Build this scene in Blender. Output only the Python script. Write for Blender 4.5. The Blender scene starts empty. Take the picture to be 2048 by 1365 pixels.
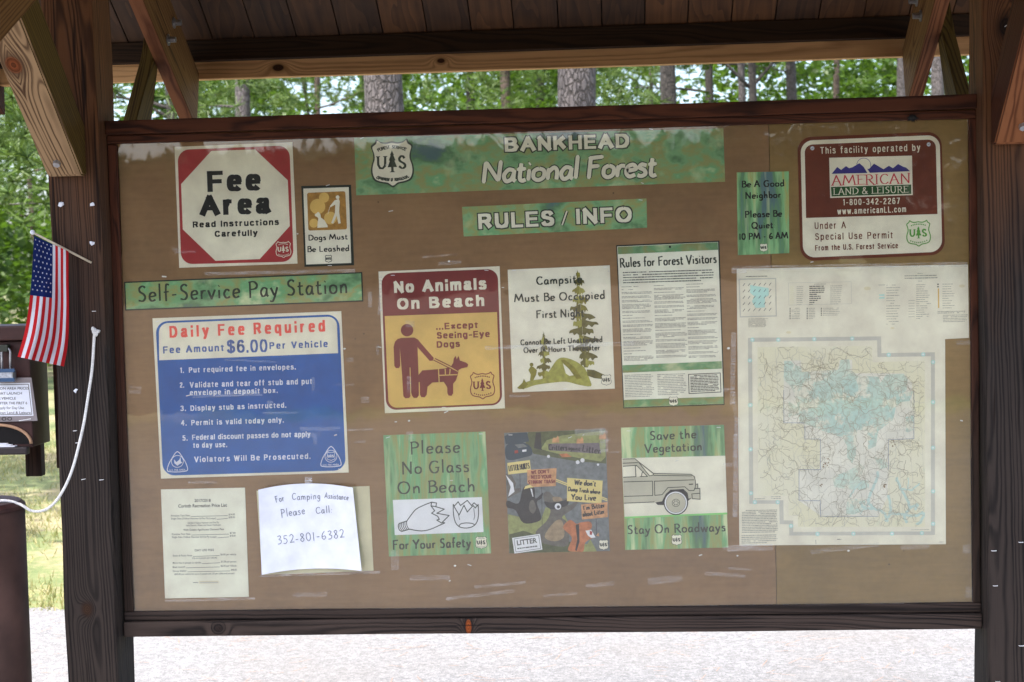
import bpy, bmesh, math, random
import numpy as np
from mathutils import Vector, Matrix
from mathutils.geometry import tessellate_polygon
random.seed(7); rng = np.random.default_rng(7)
scene = bpy.context.scene; COL = scene.collection

# ---------------------------------------------------------------- camera, world, sun, exposure
CAMP = Vector((0.17552309, -3.87652095, 1.6)); FPX = 3050.0
CR = Matrix(((0.997811, -0.062548, 0.021465), (0.061414, 0.996861, 0.04997), (-0.024524, -0.048543, 0.99852)))
cd = bpy.data.cameras.new('camera'); cam = bpy.data.objects.new('camera', cd); COL.objects.link(cam)
right, fwd, up = CR.col[0], CR.col[1], CR.col[2]
m = Matrix((right, up, -fwd)).transposed().to_4x4(); m.translation = CAMP
cam.matrix_world = m
cd.sensor_width = 23.5; cd.lens = FPX / 2048 * 23.5
cd.clip_start = 0.05; cd.clip_end = 2000
cd.dof.use_dof = True; cd.dof.focus_distance = 3.9; cd.dof.aperture_fstop = 5.6
scene.camera = cam
SUN_EL, SUN_AZ = 66.0, Vector((-0.62, -0.78)).normalized()
w = bpy.data.worlds.new('World'); scene.world = w; w.use_nodes = True
nt = w.node_tree; bg = nt.nodes['Background']
sky = nt.nodes.new('ShaderNodeTexSky'); sky.sky_type = 'NISHITA'; sky.sun_disc = False
sky.sun_elevation = math.radians(SUN_EL); sky.sun_rotation = math.atan2(SUN_AZ.x, SUN_AZ.y)
sky.dust_density = 4.0; sky.ozone_density = .25; sky.air_density = .8
nt.links.new(sky.outputs[0], bg.inputs[0]); bg.inputs[1].default_value = 0.15
sl = bpy.data.lights.new('sun', 'SUN'); sun = bpy.data.objects.new('sun', sl); COL.objects.link(sun)
sl.energy = 3.1; sl.angle = math.radians(0.55); sl.color = (1, .955, .89)
ce, se = math.cos(math.radians(SUN_EL)), math.sin(math.radians(SUN_EL))
sdir = Vector((SUN_AZ.x * ce, SUN_AZ.y * ce, se))
sun.rotation_euler = sdir.to_track_quat('Z', 'Y').to_euler()
vs = scene.view_settings; vs.view_transform = 'Standard'; vs.look = 'None'; vs.exposure = 2.08; vs.gamma = 1
scene.cycles.use_denoising = True
scene.cycles.max_bounces = 10; scene.cycles.diffuse_bounces = 5; scene.cycles.transparent_max_bounces = 16
scene.cycles.sample_clamp_indirect = 8

# ---------------------------------------------------------------- helpers
def B(px, py, Y=0.0):
    """a point of the photograph carried onto the vertical plane at depth Y"""
    d = CR @ Vector(((px - 1024) / FPX, 1, (682.5 - py) / FPX)); t = (Y - CAMP.y) / d.y
    return CAMP + d * t
def G(px, py, z=0.0):
    d = CR @ Vector(((px - 1024) / FPX, 1, (682.5 - py) / FPX)); t = (z - CAMP.z) / d.z
    return CAMP + d * t
def lin(c): return tuple(((v / 255 + .055) / 1.055) ** 2.4 if v > 10 else v / 255 / 12.92 for v in c)
def S(r, g, b, k=1.3): return tuple(min(.85, v * k) for v in lin((r, g, b)))
def tag(o, label=None, cat=None, group=None, kind=None):
    if label: o['label'] = label
    if cat: o['category'] = cat
    if group: o['group'] = group
    if kind: o['kind'] = kind
    return o
def empty(name, loc, label=None, cat=None, group=None):
    o = bpy.data.objects.new(name, None); o.empty_display_size = .1; COL.objects.link(o); o.location = loc
    return tag(o, label, cat, group)
def link(name, me, mats, parent=None, loc=None):
    for mt in (mats if isinstance(mats, (list, tuple)) else [mats]): me.materials.append(mt)
    o = bpy.data.objects.new(name, me); COL.objects.link(o)
    if parent: o.parent = parent
    return o
def wloc(o):
    l = Vector(o.location)
    while o.parent: o = o.parent; l += Vector(o.location)
    return l
def bm_obj(name, bm, mats, parent=None, smooth=False, along=None, seed=None):
    """bm is in world coordinates; re-based onto the parent; 'along' adds the grain coordinate"""
    me = bpy.data.meshes.new(name)
    bmesh.ops.recalc_face_normals(bm, faces=bm.faces[:])
    bm.to_mesh(me); bm.free()
    base = wloc(parent) if parent else Vector((0, 0, 0))
    n = len(me.vertices); co = np.empty(n * 3, 'f'); me.vertices.foreach_get('co', co); co = co.reshape(-1, 3)
    if along is not None:
        a = Vector(along).normalized(); b = a.orthogonal() if abs(a.x) > .9 or abs(a.z) > .9 else Vector((1, 0, 0)); b = (b - a * b.dot(a)).normalized(); c = a.cross(b)
        M = np.array([a, b, c]); ctr = co.mean(0)
        g = (co - ctr) @ M.T
        r = random.Random(seed if seed is not None else name + str(ctr[0]))
        g += np.array([r.uniform(-20, 20), r.choice((-1, 1)) * r.uniform(.0, .09), r.choice((-1, 1)) * r.uniform(.0, .09)])
        at = me.attributes.new('g', 'FLOAT_VECTOR', 'POINT'); at.data.foreach_set('vector', g.astype('f').ravel())
    co = co - np.array(base, 'f'); me.vertices.foreach_set('co', co.astype('f').ravel()); me.update()
    if smooth: me.polygons.foreach_set('use_smooth', [True] * len(me.polygons))
    return link(name, me, mats, parent)
def add_box(bm, x0, x1, y0, y1, z0, z1, bev=0.0):
    b2 = bmesh.new(); bmesh.ops.create_cube(b2, size=1)
    for v in b2.verts: v.co = Vector((x0 + (v.co.x + .5) * (x1 - x0), y0 + (v.co.y + .5) * (y1 - y0), z0 + (v.co.z + .5) * (z1 - z0)))
    if bev: bmesh.ops.bevel(b2, geom=b2.edges[:], offset=bev, segments=2, affect='EDGES', profile=.6)
    tm = bpy.data.meshes.new('t'); b2.to_mesh(tm); b2.free(); bm.from_mesh(tm); bpy.data.meshes.remove(tm)
def add_prism_x(bm, yz, x0, x1, bev=0.0):
    b2 = bmesh.new()
    f = b2.faces.new([b2.verts.new((x0, y, z)) for y, z in yz])
    r = bmesh.ops.extrude_face_region(b2, geom=[f])
    for v in r['geom']:
        if isinstance(v, bmesh.types.BMVert): v.co.x = x1
    if bev: bmesh.ops.bevel(b2, geom=b2.edges[:], offset=bev, segments=2, affect='EDGES')
    tm = bpy.data.meshes.new('t'); b2.to_mesh(tm); b2.free(); bm.from_mesh(tm); bpy.data.meshes.remove(tm)
def add_tube(bm, pts, rad, n=8, cap=True):
    pts = [Vector(p) for p in pts]; rings = []
    rr = rad if isinstance(rad, (list, tuple)) else [rad] * len(pts)
    ref = Vector((0.31, .2, .93))
    for i, p in enumerate(pts):
        t = (pts[min(i + 1, len(pts) - 1)] - pts[max(i - 1, 0)]).normalized()
        u = t.cross(ref)
        if u.length < .05: u = t.cross(Vector((1, 0, 0)))
        u.normalize(); v = t.cross(u)
        rings.append([bm.verts.new(p + (u * math.cos(k * 2 * math.pi / n) + v * math.sin(k * 2 * math.pi / n)) * rr[i]) for k in range(n)])
    for a, b in zip(rings, rings[1:]):
        for k in range(n): bm.faces.new((a[k], a[(k + 1) % n], b[(k + 1) % n], b[k]))
    if cap: bm.faces.new(rings[0]); bm.faces.new(rings[-1])
def catmull(pts, k=6, closed=False):
    P = [Vector(p) for p in pts]; out = []; n = len(P)
    for i in range(n if closed else n - 1):
        p0, p1, p2, p3 = (P[(i - 1) % n], P[i], P[(i + 1) % n], P[(i + 2) % n]) if closed else (P[max(i - 1, 0)], P[i], P[i + 1], P[min(i + 2, n - 1)])
        for j in range(k):
            t = j / k
            out.append(.5 * ((2 * p1) + (p2 - p0) * t + (2 * p0 - 5 * p1 + 4 * p2 - p3) * t * t + (3 * p1 - p0 - 3 * p2 + p3) * t ** 3))
    if not closed: out.append(P[-1])
    return out
def quads_obj(name, V, mats, parent=None, mi=None, tint=None, base=None):
    """V: (N,4,3) array of quads"""
    N = len(V); me = bpy.data.meshes.new(name)
    v = V.reshape(-1, 3).astype('f')
    if base is not None: v = v - np.array(base, 'f')
    me.vertices.add(N * 4); me.vertices.foreach_set('co', v.ravel())
    me.loops.add(N * 4); me.loops.foreach_set('vertex_index', np.arange(N * 4, dtype='i'))
    me.polygons.add(N); me.polygons.foreach_set('loop_start', np.arange(0, N * 4, 4, dtype='i'))
    if mi is not None: me.polygons.foreach_set('material_index', np.asarray(mi, 'i'))
    if tint is not None:
        at = me.attributes.new('tint', 'FLOAT', 'POINT'); at.data.foreach_set('value', np.repeat(tint, 4).astype('f'))
    me.update(calc_edges=True); me.validate()
    return link(name, me, mats, parent)

# ---------------------------------------------------------------- materials
def newmat(name):
    mt = bpy.data.materials.new(name); mt.use_nodes = True
    return mt, mt.node_tree, mt.node_tree.nodes['Principled BSDF']
class N:
    """small node-graph helper"""
    def __init__(s, nt): s.nt = nt
    def n(s, t, ins=None, **kw):
        nd = s.nt.nodes.new(t)
        for k, v in kw.items(): setattr(nd, k, v)
        for k, v in (ins or {}).items():
            if isinstance(v, bpy.types.NodeSocket): s.nt.links.new(v, nd.inputs[k])
            else: nd.inputs[k].default_value = v
        return nd
    def math(s, op, a, b=0.0, c=None):
        d = {0: a, 1: b}
        if c is not None: d[2] = c
        return s.n('ShaderNodeMath', d, operation=op).outputs[0]
    def mix(s, f, a, b):
        nd = s.n('ShaderNodeMix', data_type='RGBA'); 
        for i, v in ((0, f), (6, a), (7, b)):
            if isinstance(v, bpy.types.NodeSocket): s.nt.links.new(v, nd.inputs[i])
            else: nd.inputs[i].default_value = v if i == 0 else (*v, 1)[:4]
        return nd.outputs[2]
    def noise(s, vec, scale, detail=3, rough=.55): return s.n('ShaderNodeTexNoise', {'Vector': vec, 'Scale': scale, 'Detail': detail, 'Roughness': rough}).outputs[0]
    def ramp(s, f, stops, interp='LINEAR'):
        nd = s.n('ShaderNodeValToRGB', {0: f}); cr = nd.color_ramp; cr.interpolation = interp
        while len(cr.elements) < len(stops): cr.elements.new(.5)
        for e, (p, c) in zip(cr.elements, stops): e.position = p; e.color = (*c, 1)[:4] if isinstance(c, tuple) else (c, c, c, 1)
        return nd.outputs[0]
    def step(s, f, a, b): return s.n('ShaderNodeMapRange', {'Value': f, 'From Min': a, 'From Max': b}).outputs[0]
def wood(name, light, dark, ring=.0075, contrast=.8, rough=.75, weather=None, wz=(0, 1), knots=(), patch=None, bump=.35, tilt=.05, checks=0.0):
    """sawn timber: growth rings about a tilted pith, fibre streaks, optional grey-black weathering that sets in below a height"""
    mt, nt, bs = newmat(name); q = N(nt)
    g = q.n('ShaderNodeAttribute', attribute_name='g').outputs['Vector']
    pos = q.n('ShaderNodeNewGeometry').outputs['Position']
    sx = q.n('ShaderNodeSeparateXYZ', {0: g})
    x, y, z = sx.outputs[0], sx.outputs[1], sx.outputs[2]
    low = q.n('ShaderNodeCombineXYZ', {0: q.math('MULTIPLY', x, 1.6), 1: q.math('MULTIPLY', y, 7), 2: q.math('MULTIPLY', z, 7)}).outputs[0]
    n1 = q.math('MULTIPLY', q.math('SUBTRACT', q.noise(low, 1.0, 2), .5), .05)
    n2 = q.math('MULTIPLY', q.math('SUBTRACT', q.noise(low, 5.0, 2), .5), .006)
    yy = q.math('ADD', q.math('MULTIPLY_ADD', x, tilt, y), n1)
    wrapped = q.math('SUBTRACT', q.math('PINGPONG', q.math('ADD', yy, 10.0), .16), .05)
    r = q.math('SQRT', q.math('ADD', q.math('POWER', wrapped, 2.0), q.math('POWER', z, 2.0)))
    r = q.math('ADD', r, n2)
    kmask = None
    for (kc, kr, kcol, ksq) in knots:
        dv = q.n('ShaderNodeVectorMath', {0: pos, 1: tuple(kc)}, operation='SUBTRACT').outputs[0]
        dv = q.n('ShaderNodeVectorMath', {0: dv, 1: tuple(ksq)}, operation='MULTIPLY').outputs[0]
        d = q.n('ShaderNodeVectorMath', {0: dv}, operation='LENGTH').outputs['Value']
        bend = q.math('MULTIPLY', q.math('EXPONENT', q.math('MULTIPLY', q.math('POWER', q.math('DIVIDE', d, kr * 2.2), 2.0), -1.0)), .035)
        r = q.math('ADD', r, bend)
        k1 = q.math('SUBTRACT', 1.0, q.step(d, kr * .75, kr * 1.05)); halo = q.math('SUBTRACT', 1.0, q.step(d, kr, kr * 1.9))
        kmask = (kmask or []) + [(k1, halo, kcol, d, kr)]
    rv = q.math('ADD', r, q.math('MULTIPLY', q.noise(q.n('ShaderNodeCombineXYZ', {0: q.math('MULTIPLY', r, 45.0), 1: q.math('MULTIPLY', x, .6), 2: 0.0}).outputs[0], 1.0, 2), ring * 3.0))
    saw = q.math('SUBTRACT', .5, q.math('MULTIPLY', q.math('COSINE', q.math('MULTIPLY', q.math('DIVIDE', rv, ring), 6.2832)), .5))
    late = q.math('MULTIPLY', q.math('POWER', saw, 1.8), q.math('ADD', .45, q.math('MULTIPLY', q.noise(low, 3.5, 3), 1.1)))
    fib = q.n('ShaderNodeCombineXYZ', {0: q.math('MULTIPLY', x, 9), 1: q.math('MULTIPLY', y, 420), 2: q.math('MULTIPLY', z, 420)}).outputs[0]
    f = q.noise(fib, 1.0, 2)
    blot = q.noise(low, 2.3, 4)
    fac = q.math('ADD', q.math('MULTIPLY', late, contrast), q.math('MULTIPLY', q.math('SUBTRACT', f, .5), .5))
    fac = q.math('ADD', fac, q.math('MULTIPLY', q.math('SUBTRACT', blot, .5), .7))
    fac = q.n('ShaderNodeClamp', {0: fac}).outputs[0]
    col = q.mix(fac, light, dark)
    if weather:
        wl, wd = weather
        hz = q.n('ShaderNodeSeparateXYZ', {0: pos}).outputs[2]
        hz = q.math('ADD', hz, q.math('MULTIPLY', q.math('SUBTRACT', q.noise(low, 2.0, 3), .5), .5))
        wf = q.math('SUBTRACT', 1.0, q.step(hz, wz[0], wz[1]))
        col = q.mix(wf, col, q.mix(fac, wl, wd))
    for k1, halo, kcol, d, kr in (kmask or []):
        col = q.mix(q.math('MULTIPLY', halo, .75), col, dark)
        kk = q.mix(q.math('FRACT', q.math('MULTIPLY', q.math('DIVIDE', d, kr), 2.5)), kcol, tuple(c * .35 for c in kcol))
        col = q.mix(k1, col, kk)
    if checks:
        ck = q.n('ShaderNodeCombineXYZ', {0: q.math('MULTIPLY', x, 2.2), 1: q.math('MULTIPLY', y, 60), 2: q.math('MULTIPLY', z, 60)}).outputs[0]
        cm = q.step(q.noise(ck, 1.0, 1), .68, .72)
        col = q.mix(q.math('MULTIPLY', cm, checks), col, tuple(c * .25 for c in dark))
    nt.links.new(col, bs.inputs['Base Color']); bs.inputs['Roughness'].default_value = rough
    bs.inputs['Specular IOR Level'].default_value = .18
    h = q.math('ADD', q.math('MULTIPLY', late, .6), q.math('MULTIPLY', f, .5))
    bp = q.n('ShaderNodeBump', {'Height': h, 'Strength': bump, 'Distance': .0015})
    nt.links.new(bp.outputs[0], bs.inputs['Normal'])
    return mt
def paint(name, c, rough=.55, var=.12, scale=18, spec=.3, metal=0.0):
    """a flat colour with the faint unevenness of a print or a coat of paint"""
    mt, nt, bs = newmat(name); q = N(nt)
    pos = q.n('ShaderNodeNewGeometry').outputs['Position']
    f = q.noise(pos, scale, 4)
    col = q.mix(q.step(f, .3, .75), tuple(min(.9, v * (1 + var)) for v in c), tuple(v * (1 - var) for v in c))
    nt.links.new(col, bs.inputs['Base Color']); bs.inputs['Roughness'].default_value = rough
    bs.inputs['Specular IOR Level'].default_value = spec; bs.inputs['Metallic'].default_value = metal
    return mt
def watercolour(name, streak=False, seed=0.0, k=1.0):
    mt, nt, bs = newmat(name); q = N(nt)
    pos = q.n('ShaderNodeNewGeometry').outputs['Position']
    sc = (16, 1, 2.2) if streak else (5, 1, 8)
    v = q.n('ShaderNodeVectorMath', {0: pos, 1: sc}, operation='MULTIPLY').outputs[0]
    v = q.n('ShaderNodeVectorMath', {0: v, 1: (seed, 0, seed * 1.7)}, operation='ADD').outputs[0]
    f = q.noise(v, 1.0, 5, .6)
    sc = lambda r, g, b: S(r, g, b, 1.3 * k)
    col = q.ramp(f, [(.33, sc(72, 98, 100)), (.40, sc(84, 122, 78)), (.46, sc(116, 160, 110)), (.52, sc(142, 144, 84)), (.58, sc(106, 160, 108)), (.66, sc(188, 198, 150))])
    f2 = q.noise(q.n('ShaderNodeVectorMath', {0: v, 1: (2.0, 2.0, 1.0)}, operation='MULTIPLY').outputs[0], 1.6, 4)
    col = q.mix(q.math('MULTIPLY', q.step(f2, .56, .74), .6), col, sc(190, 200, 150))
    nt.links.new(col, bs.inputs['Base Color']); bs.inputs['Roughness'].default_value = .5
    return mt
MW = {}
def W(c, k): return tuple(v * k for v in S(*c))
UP_L, UP_D = W((110, 72, 44), .58), W((54, 32, 19), .5); LO_L, LO_D = W((70, 60, 54), .42), W((26, 22, 20), .42)
MW['post'] = wood('post_timber', UP_L, UP_D, ring=.0085, weather=(LO_L, LO_D), wz=(1.45, 2.05), checks=.8, bump=.6, tilt=.035,
                  knots=[((-1.178, -.06, .745), .011, W((80, 54, 36), .45), (1, .3, .8)), ((1.16, -.06, 2.155), .018, W((52, 32, 20), .5), (1, .3, .7))])
MW['rail_top'] = wood('brown_rail_timber', W((104, 58, 36), .36), W((50, 24, 14), .36), ring=.006, tilt=.02)  # weak light near the roof is put into this dark tone
MW['rail_low'] = wood('weathered_rail_timber', W((78, 64, 56), .36), W((26, 21, 19), .4), ring=.009, bump=.6, tilt=.03, checks=.5)
MW['stile'] = wood('stile_timber', W((104, 58, 38), .42), W((50, 26, 16), .42), ring=.006, weather=(W((72, 56, 46), .36), W((30, 23, 19), .4)), wz=(1.0, 1.6), tilt=.02)
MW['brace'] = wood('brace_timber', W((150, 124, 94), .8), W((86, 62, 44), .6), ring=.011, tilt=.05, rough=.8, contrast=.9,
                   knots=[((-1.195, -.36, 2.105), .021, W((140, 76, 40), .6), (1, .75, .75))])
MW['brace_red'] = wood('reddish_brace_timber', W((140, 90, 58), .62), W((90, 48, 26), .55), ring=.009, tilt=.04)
MW['olive'] = wood('olive_timber', W((112, 90, 40), .48), W((66, 46, 18), .45), ring=.010)
MW['rafter'] = wood('rafter_timber', W((140, 104, 62), .55), W((96, 60, 32), .5), ring=.010, checks=.6)
MW['fascia'] = wood('fascia_timber', W((176, 138, 96), 1.15), W((122, 88, 56), 1.1), ring=.012, tilt=.03, contrast=.6,
                    knots=[((-.85, .95, 2.25), .012, S(60, 36, 20), (.6, 1, 1)), ((-.33, .95, 2.255), .008, S(70, 40, 22), (.6, 1, 1))])
MW['blocking'] = wood('dark_blocking_timber', W((64, 44, 26), .5), W((38, 26, 15), .5), ring=.012)  # kept dark so the dim ceiling light sits in the colour
def deck_mat():
    mt, nt, bs = newmat('roof_deck_planks'); q = N(nt)
    g = q.n('ShaderNodeAttribute', attribute_name='g').outputs['Vector']; t = q.n('ShaderNodeAttribute', attribute_name='tone').outputs['Fac']
    s = q.n('ShaderNodeSeparateXYZ', {0: g}); x, y = s.outputs[0], s.outputs[1]
    v = q.n('ShaderNodeCombineXYZ', {0: q.math('MULTIPLY', x, 2.0), 1: q.math('MULTIPLY', y, 60), 2: 0.0}).outputs[0]
    v2 = q.n('ShaderNodeCombineXYZ', {0: q.math('MULTIPLY', x, 1.5), 1: q.math('MULTIPLY', y, 9), 2: 0.0}).outputs[0]
    f = q.math('ADD', q.math('MULTIPLY', q.noise(v, 1.0, 3), .7), q.math('MULTIPLY', q.math('FRACT', q.math('MULTIPLY', q.noise(v2, 1.0, 2), 9.0)), .3))
    f = q.math('ADD', q.math('MULTIPLY', q.math('SUBTRACT', f, .5), 1.5), .5); f = q.math('ADD', f, q.math('MULTIPLY', q.math('SUBTRACT', q.noise(g, 7.0, 4), .5), .9)); f = q.n('ShaderNodeClamp', {0: f}).outputs[0]
    a = q.mix(t, W((104, 72, 46), .36), W((158, 106, 60), .44)); b = q.mix(t, W((50, 34, 22), .32), W((90, 56, 30), .38))  # plank tones lowered to carry the dim light under the roof
    nt.links.new(q.mix(f, a, b), bs.inputs['Base Color']); bs.inputs['Roughness'].default_value = .8
    nt.links.new(q.n('ShaderNodeBump', {'Height': f, 'Strength': .4, 'Distance': .001}).outputs[0], bs.inputs['Normal'])
    return mt
MD = deck_mat()
M_shingle = paint('roof_shingle', (.07, .065, .06), .9)
def board_mat(name, c1, c2):
    mt, nt, bs = newmat(name); q = N(nt)
    pos = q.n('ShaderNodeNewGeometry').outputs['Position']
    a = q.noise(pos, 3.2, 4); v = q.n('ShaderNodeVectorMath', {0: pos, 1: (9, 1, 90)}, operation='MULTIPLY').outputs[0]
    b = q.noise(v, 1.0, 4); c = q.noise(pos, 60, 3)
    f = q.math('ADD', q.math('ADD', q.math('MULTIPLY', a, .6), q.math('MULTIPLY', b, .25)), q.math('MULTIPLY', c, .15))
    col = q.mix(q.step(f, .34, .64), c1, c2)
    hole = q.n('ShaderNodeTexVoronoi', {'Vector': q.n('ShaderNodeVectorMath', {0: pos, 1: (1.0, 0.0, 1.0)}, operation='MULTIPLY').outputs[0], 'Scale': 26.0}).outputs['Distance']
    gate = q.step(q.noise(pos, 6.0, 2), .56, .6)
    col = q.mix(q.math('MULTIPLY', gate, q.math('SUBTRACT', 1.0, q.step(hole, .04, .07))), col, tuple(v * .4 for v in c2))
    col = q.mix(q.math('MULTIPLY', q.step(q.noise(pos, 1.7, 5, .7), .52, .75), .5), col, tuple(v * 1.25 for v in c1))
    nt.links.new(col, bs.inputs['Base Color']); bs.inputs['Roughness'].default_value = .6
    nt.links.new(q.n('ShaderNodeBump', {'Height': b, 'Strength': .15, 'Distance': .001}).outputs[0], bs.inputs['Normal'])
    return mt
M_board = board_mat('tan_painted_board', W((140, 107, 69), .95), W((120, 90, 56), .86)); M_board2 = board_mat('olive_painted_board', W((138, 110, 60), .95), W((118, 94, 48), .86))
def pane_mat():
    mt, nt, bs = newmat('clear_acrylic'); nt.nodes.remove(bs); q = N(nt)
    pos = q.n('ShaderNodeNewGeometry').outputs['Position']
    fr = q.n('ShaderNodeFresnel', {'IOR': 1.49}).outputs[0]
    v = q.n('ShaderNodeVectorMath', {0: pos, 1: (3, 1, 2)}, operation='MULTIPLY').outputs[0]
    h = q.noise(v, 1.6, 3)
    bp = q.n('ShaderNodeBump', {'Height': h, 'Strength': .05, 'Distance': .02}).outputs[0]
    gl = q.n('ShaderNodeBsdfGlossy', {'Color': (1, 1, 1, 1), 'Roughness': .02, 'Normal': bp})
    tr = q.n('ShaderNodeBsdfTransparent', {'Color': (.985, .985, .97, 1)})
    mx = q.n('ShaderNodeMixShader', {0: fr, 1: tr.outputs[0], 2: gl.outputs[0]})
    nt.links.new(mx.outputs[0], nt.nodes['Material Output'].inputs[0])
    return mt
M_pane = pane_mat()
def film_mat(name, c, a):
    mt, nt, bs = newmat(name); q = N(nt)
    pos = q.n('ShaderNodeNewGeometry').outputs['Position']
    v = q.n('ShaderNodeVectorMath', {0: pos, 1: (22, 1, 240)}, operation='MULTIPLY').outputs[0]
    al = q.math('MULTIPLY', q.step(q.noise(v, 1.0, 4, .65), .36, .72), a)
    bs.inputs['Base Color'].default_value = (*c, 1); bs.inputs['Roughness'].default_value = .5
    nt.links.new(al, bs.inputs['Alpha']); return mt
M_tape = film_mat('clear_tape', (.75, .74, .7), .35); M_scuff = film_mat('scuffed_acrylic', (.8, .8, .78), .2)
M_staple = paint('bright_staple', (.7, .7, .7), .4)
P = dict(white=S(208, 202, 180), cream=S(209, 203, 183), bright=(.68, .70, .76), red=S(150, 50, 50), black=S(34, 32, 30), ink=S(52, 56, 46), blue=S(24, 86, 154, 1.15), bluetxt=S(66, 90, 140),
         redtxt=S(208, 78, 66), pale=S(196, 200, 206), maroon=S(112, 48, 44), tan=S(196, 164, 92), brown=S(96, 45, 26), blackedge=S(40, 44, 36), green=S(84, 140, 56), dkgreen=S(36, 74, 34), navy=S(52, 46, 112),
         amred=S(176, 52, 62), olive=S(118, 112, 40), olive2=S(142, 140, 66), palebrown=S(150, 112, 52), cargrey=S(172, 168, 148), limegreen=S(122, 186, 104), boxwhite=S(214, 216, 214), paper=S(212, 207, 188), yellowed=S(196, 190, 158),
         mapgrey=S(178, 176, 164), cyan=S(164, 198, 188), pink=S(207, 204, 190), mapyellow=S(200, 198, 150), road=S(152, 145, 124), lake=S(178, 197, 188), textgrey=S(138, 136, 124), textdark=S(78, 78, 72), roadgrey=S(104, 108, 108), grassg=S(132, 136, 84), grassd=S(76, 82, 52), carblue=S(48, 62, 72), orange=S(182, 136, 94), orangefur=S(168, 104, 66), skunk=S(44, 42, 42), furgrey=S(92, 88, 80), furtan=S(140, 122, 96), signyel=S(200, 184, 120), lampred=S(150, 60, 50), plankgrey=S(104, 94, 98), spruce=S(92, 88, 42), manila=S(200, 192, 160))
MI = {k: paint('print_' + k, v, **(dict(var=.32, scale=70) if k in ('roadgrey', 'grassg', 'grassd', 'furgrey', 'orangefur', 'skunk', 'furtan', 'plankgrey', 'spruce', 'olive', 'olive2', 'palebrown', 'tan', 'orange') and k != 'tan' else {})) for k, v in P.items()}
MG = {i: watercolour('green_watercolour_' + n, st, sd, k) for i, (n, st, sd, k) in dict(banner=('banner', False, 3.1, .86), rules=('heading', False, 9.4, .95), pay=('strip', False, 21.0, .95), glass=('streaks', True, 5.0, .92), veg=('streaks_two', True, 13.0, .98), quiet=('streaks_three', True, 31.0, 1.2), sheet=('bands', False, 40.0, .7)).items()}
def map_mat():
    """forest-map colouring: green-blue forest land broken by pale holdings"""
    mt, nt, bs = newmat('map_forest_print'); q = N(nt)
    pos = q.n('ShaderNodeNewGeometry').outputs['Position']
    a = q.noise(pos, 26, 6, .7); b = q.noise(pos, 7, 3)
    col = q.mix(q.step(b, .4, .62), S(188, 200, 184), S(168, 192, 182))
    col = q.mix(q.step(a, .5, .56), col, S(204, 202, 184)); c = q.noise(pos, 90, 4); col = q.mix(q.math('MULTIPLY', q.step(c, .5, .62), .4), col, S(150, 158, 140))
    nt.links.new(col, bs.inputs['Base Color']); bs.inputs['Roughness'].default_value = .55
    return mt
M_forest = map_mat()
def map_base():
    mt, nt, bs = newmat('map_base_print'); q = N(nt)
    pos = q.n('ShaderNodeNewGeometry').outputs['Position']
    a = q.noise(pos, 30, 6, .7); b = q.noise(pos, 5, 3)
    col = q.mix(q.step(b, .4, .65), S(206, 202, 174), S(207, 204, 184)); col = q.mix(q.step(a, .6, .72), col, S(190, 196, 172))
    nt.links.new(col, bs.inputs['Base Color']); bs.inputs['Roughness'].default_value = .55
    return mt
M_mapbase = map_base()

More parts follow.
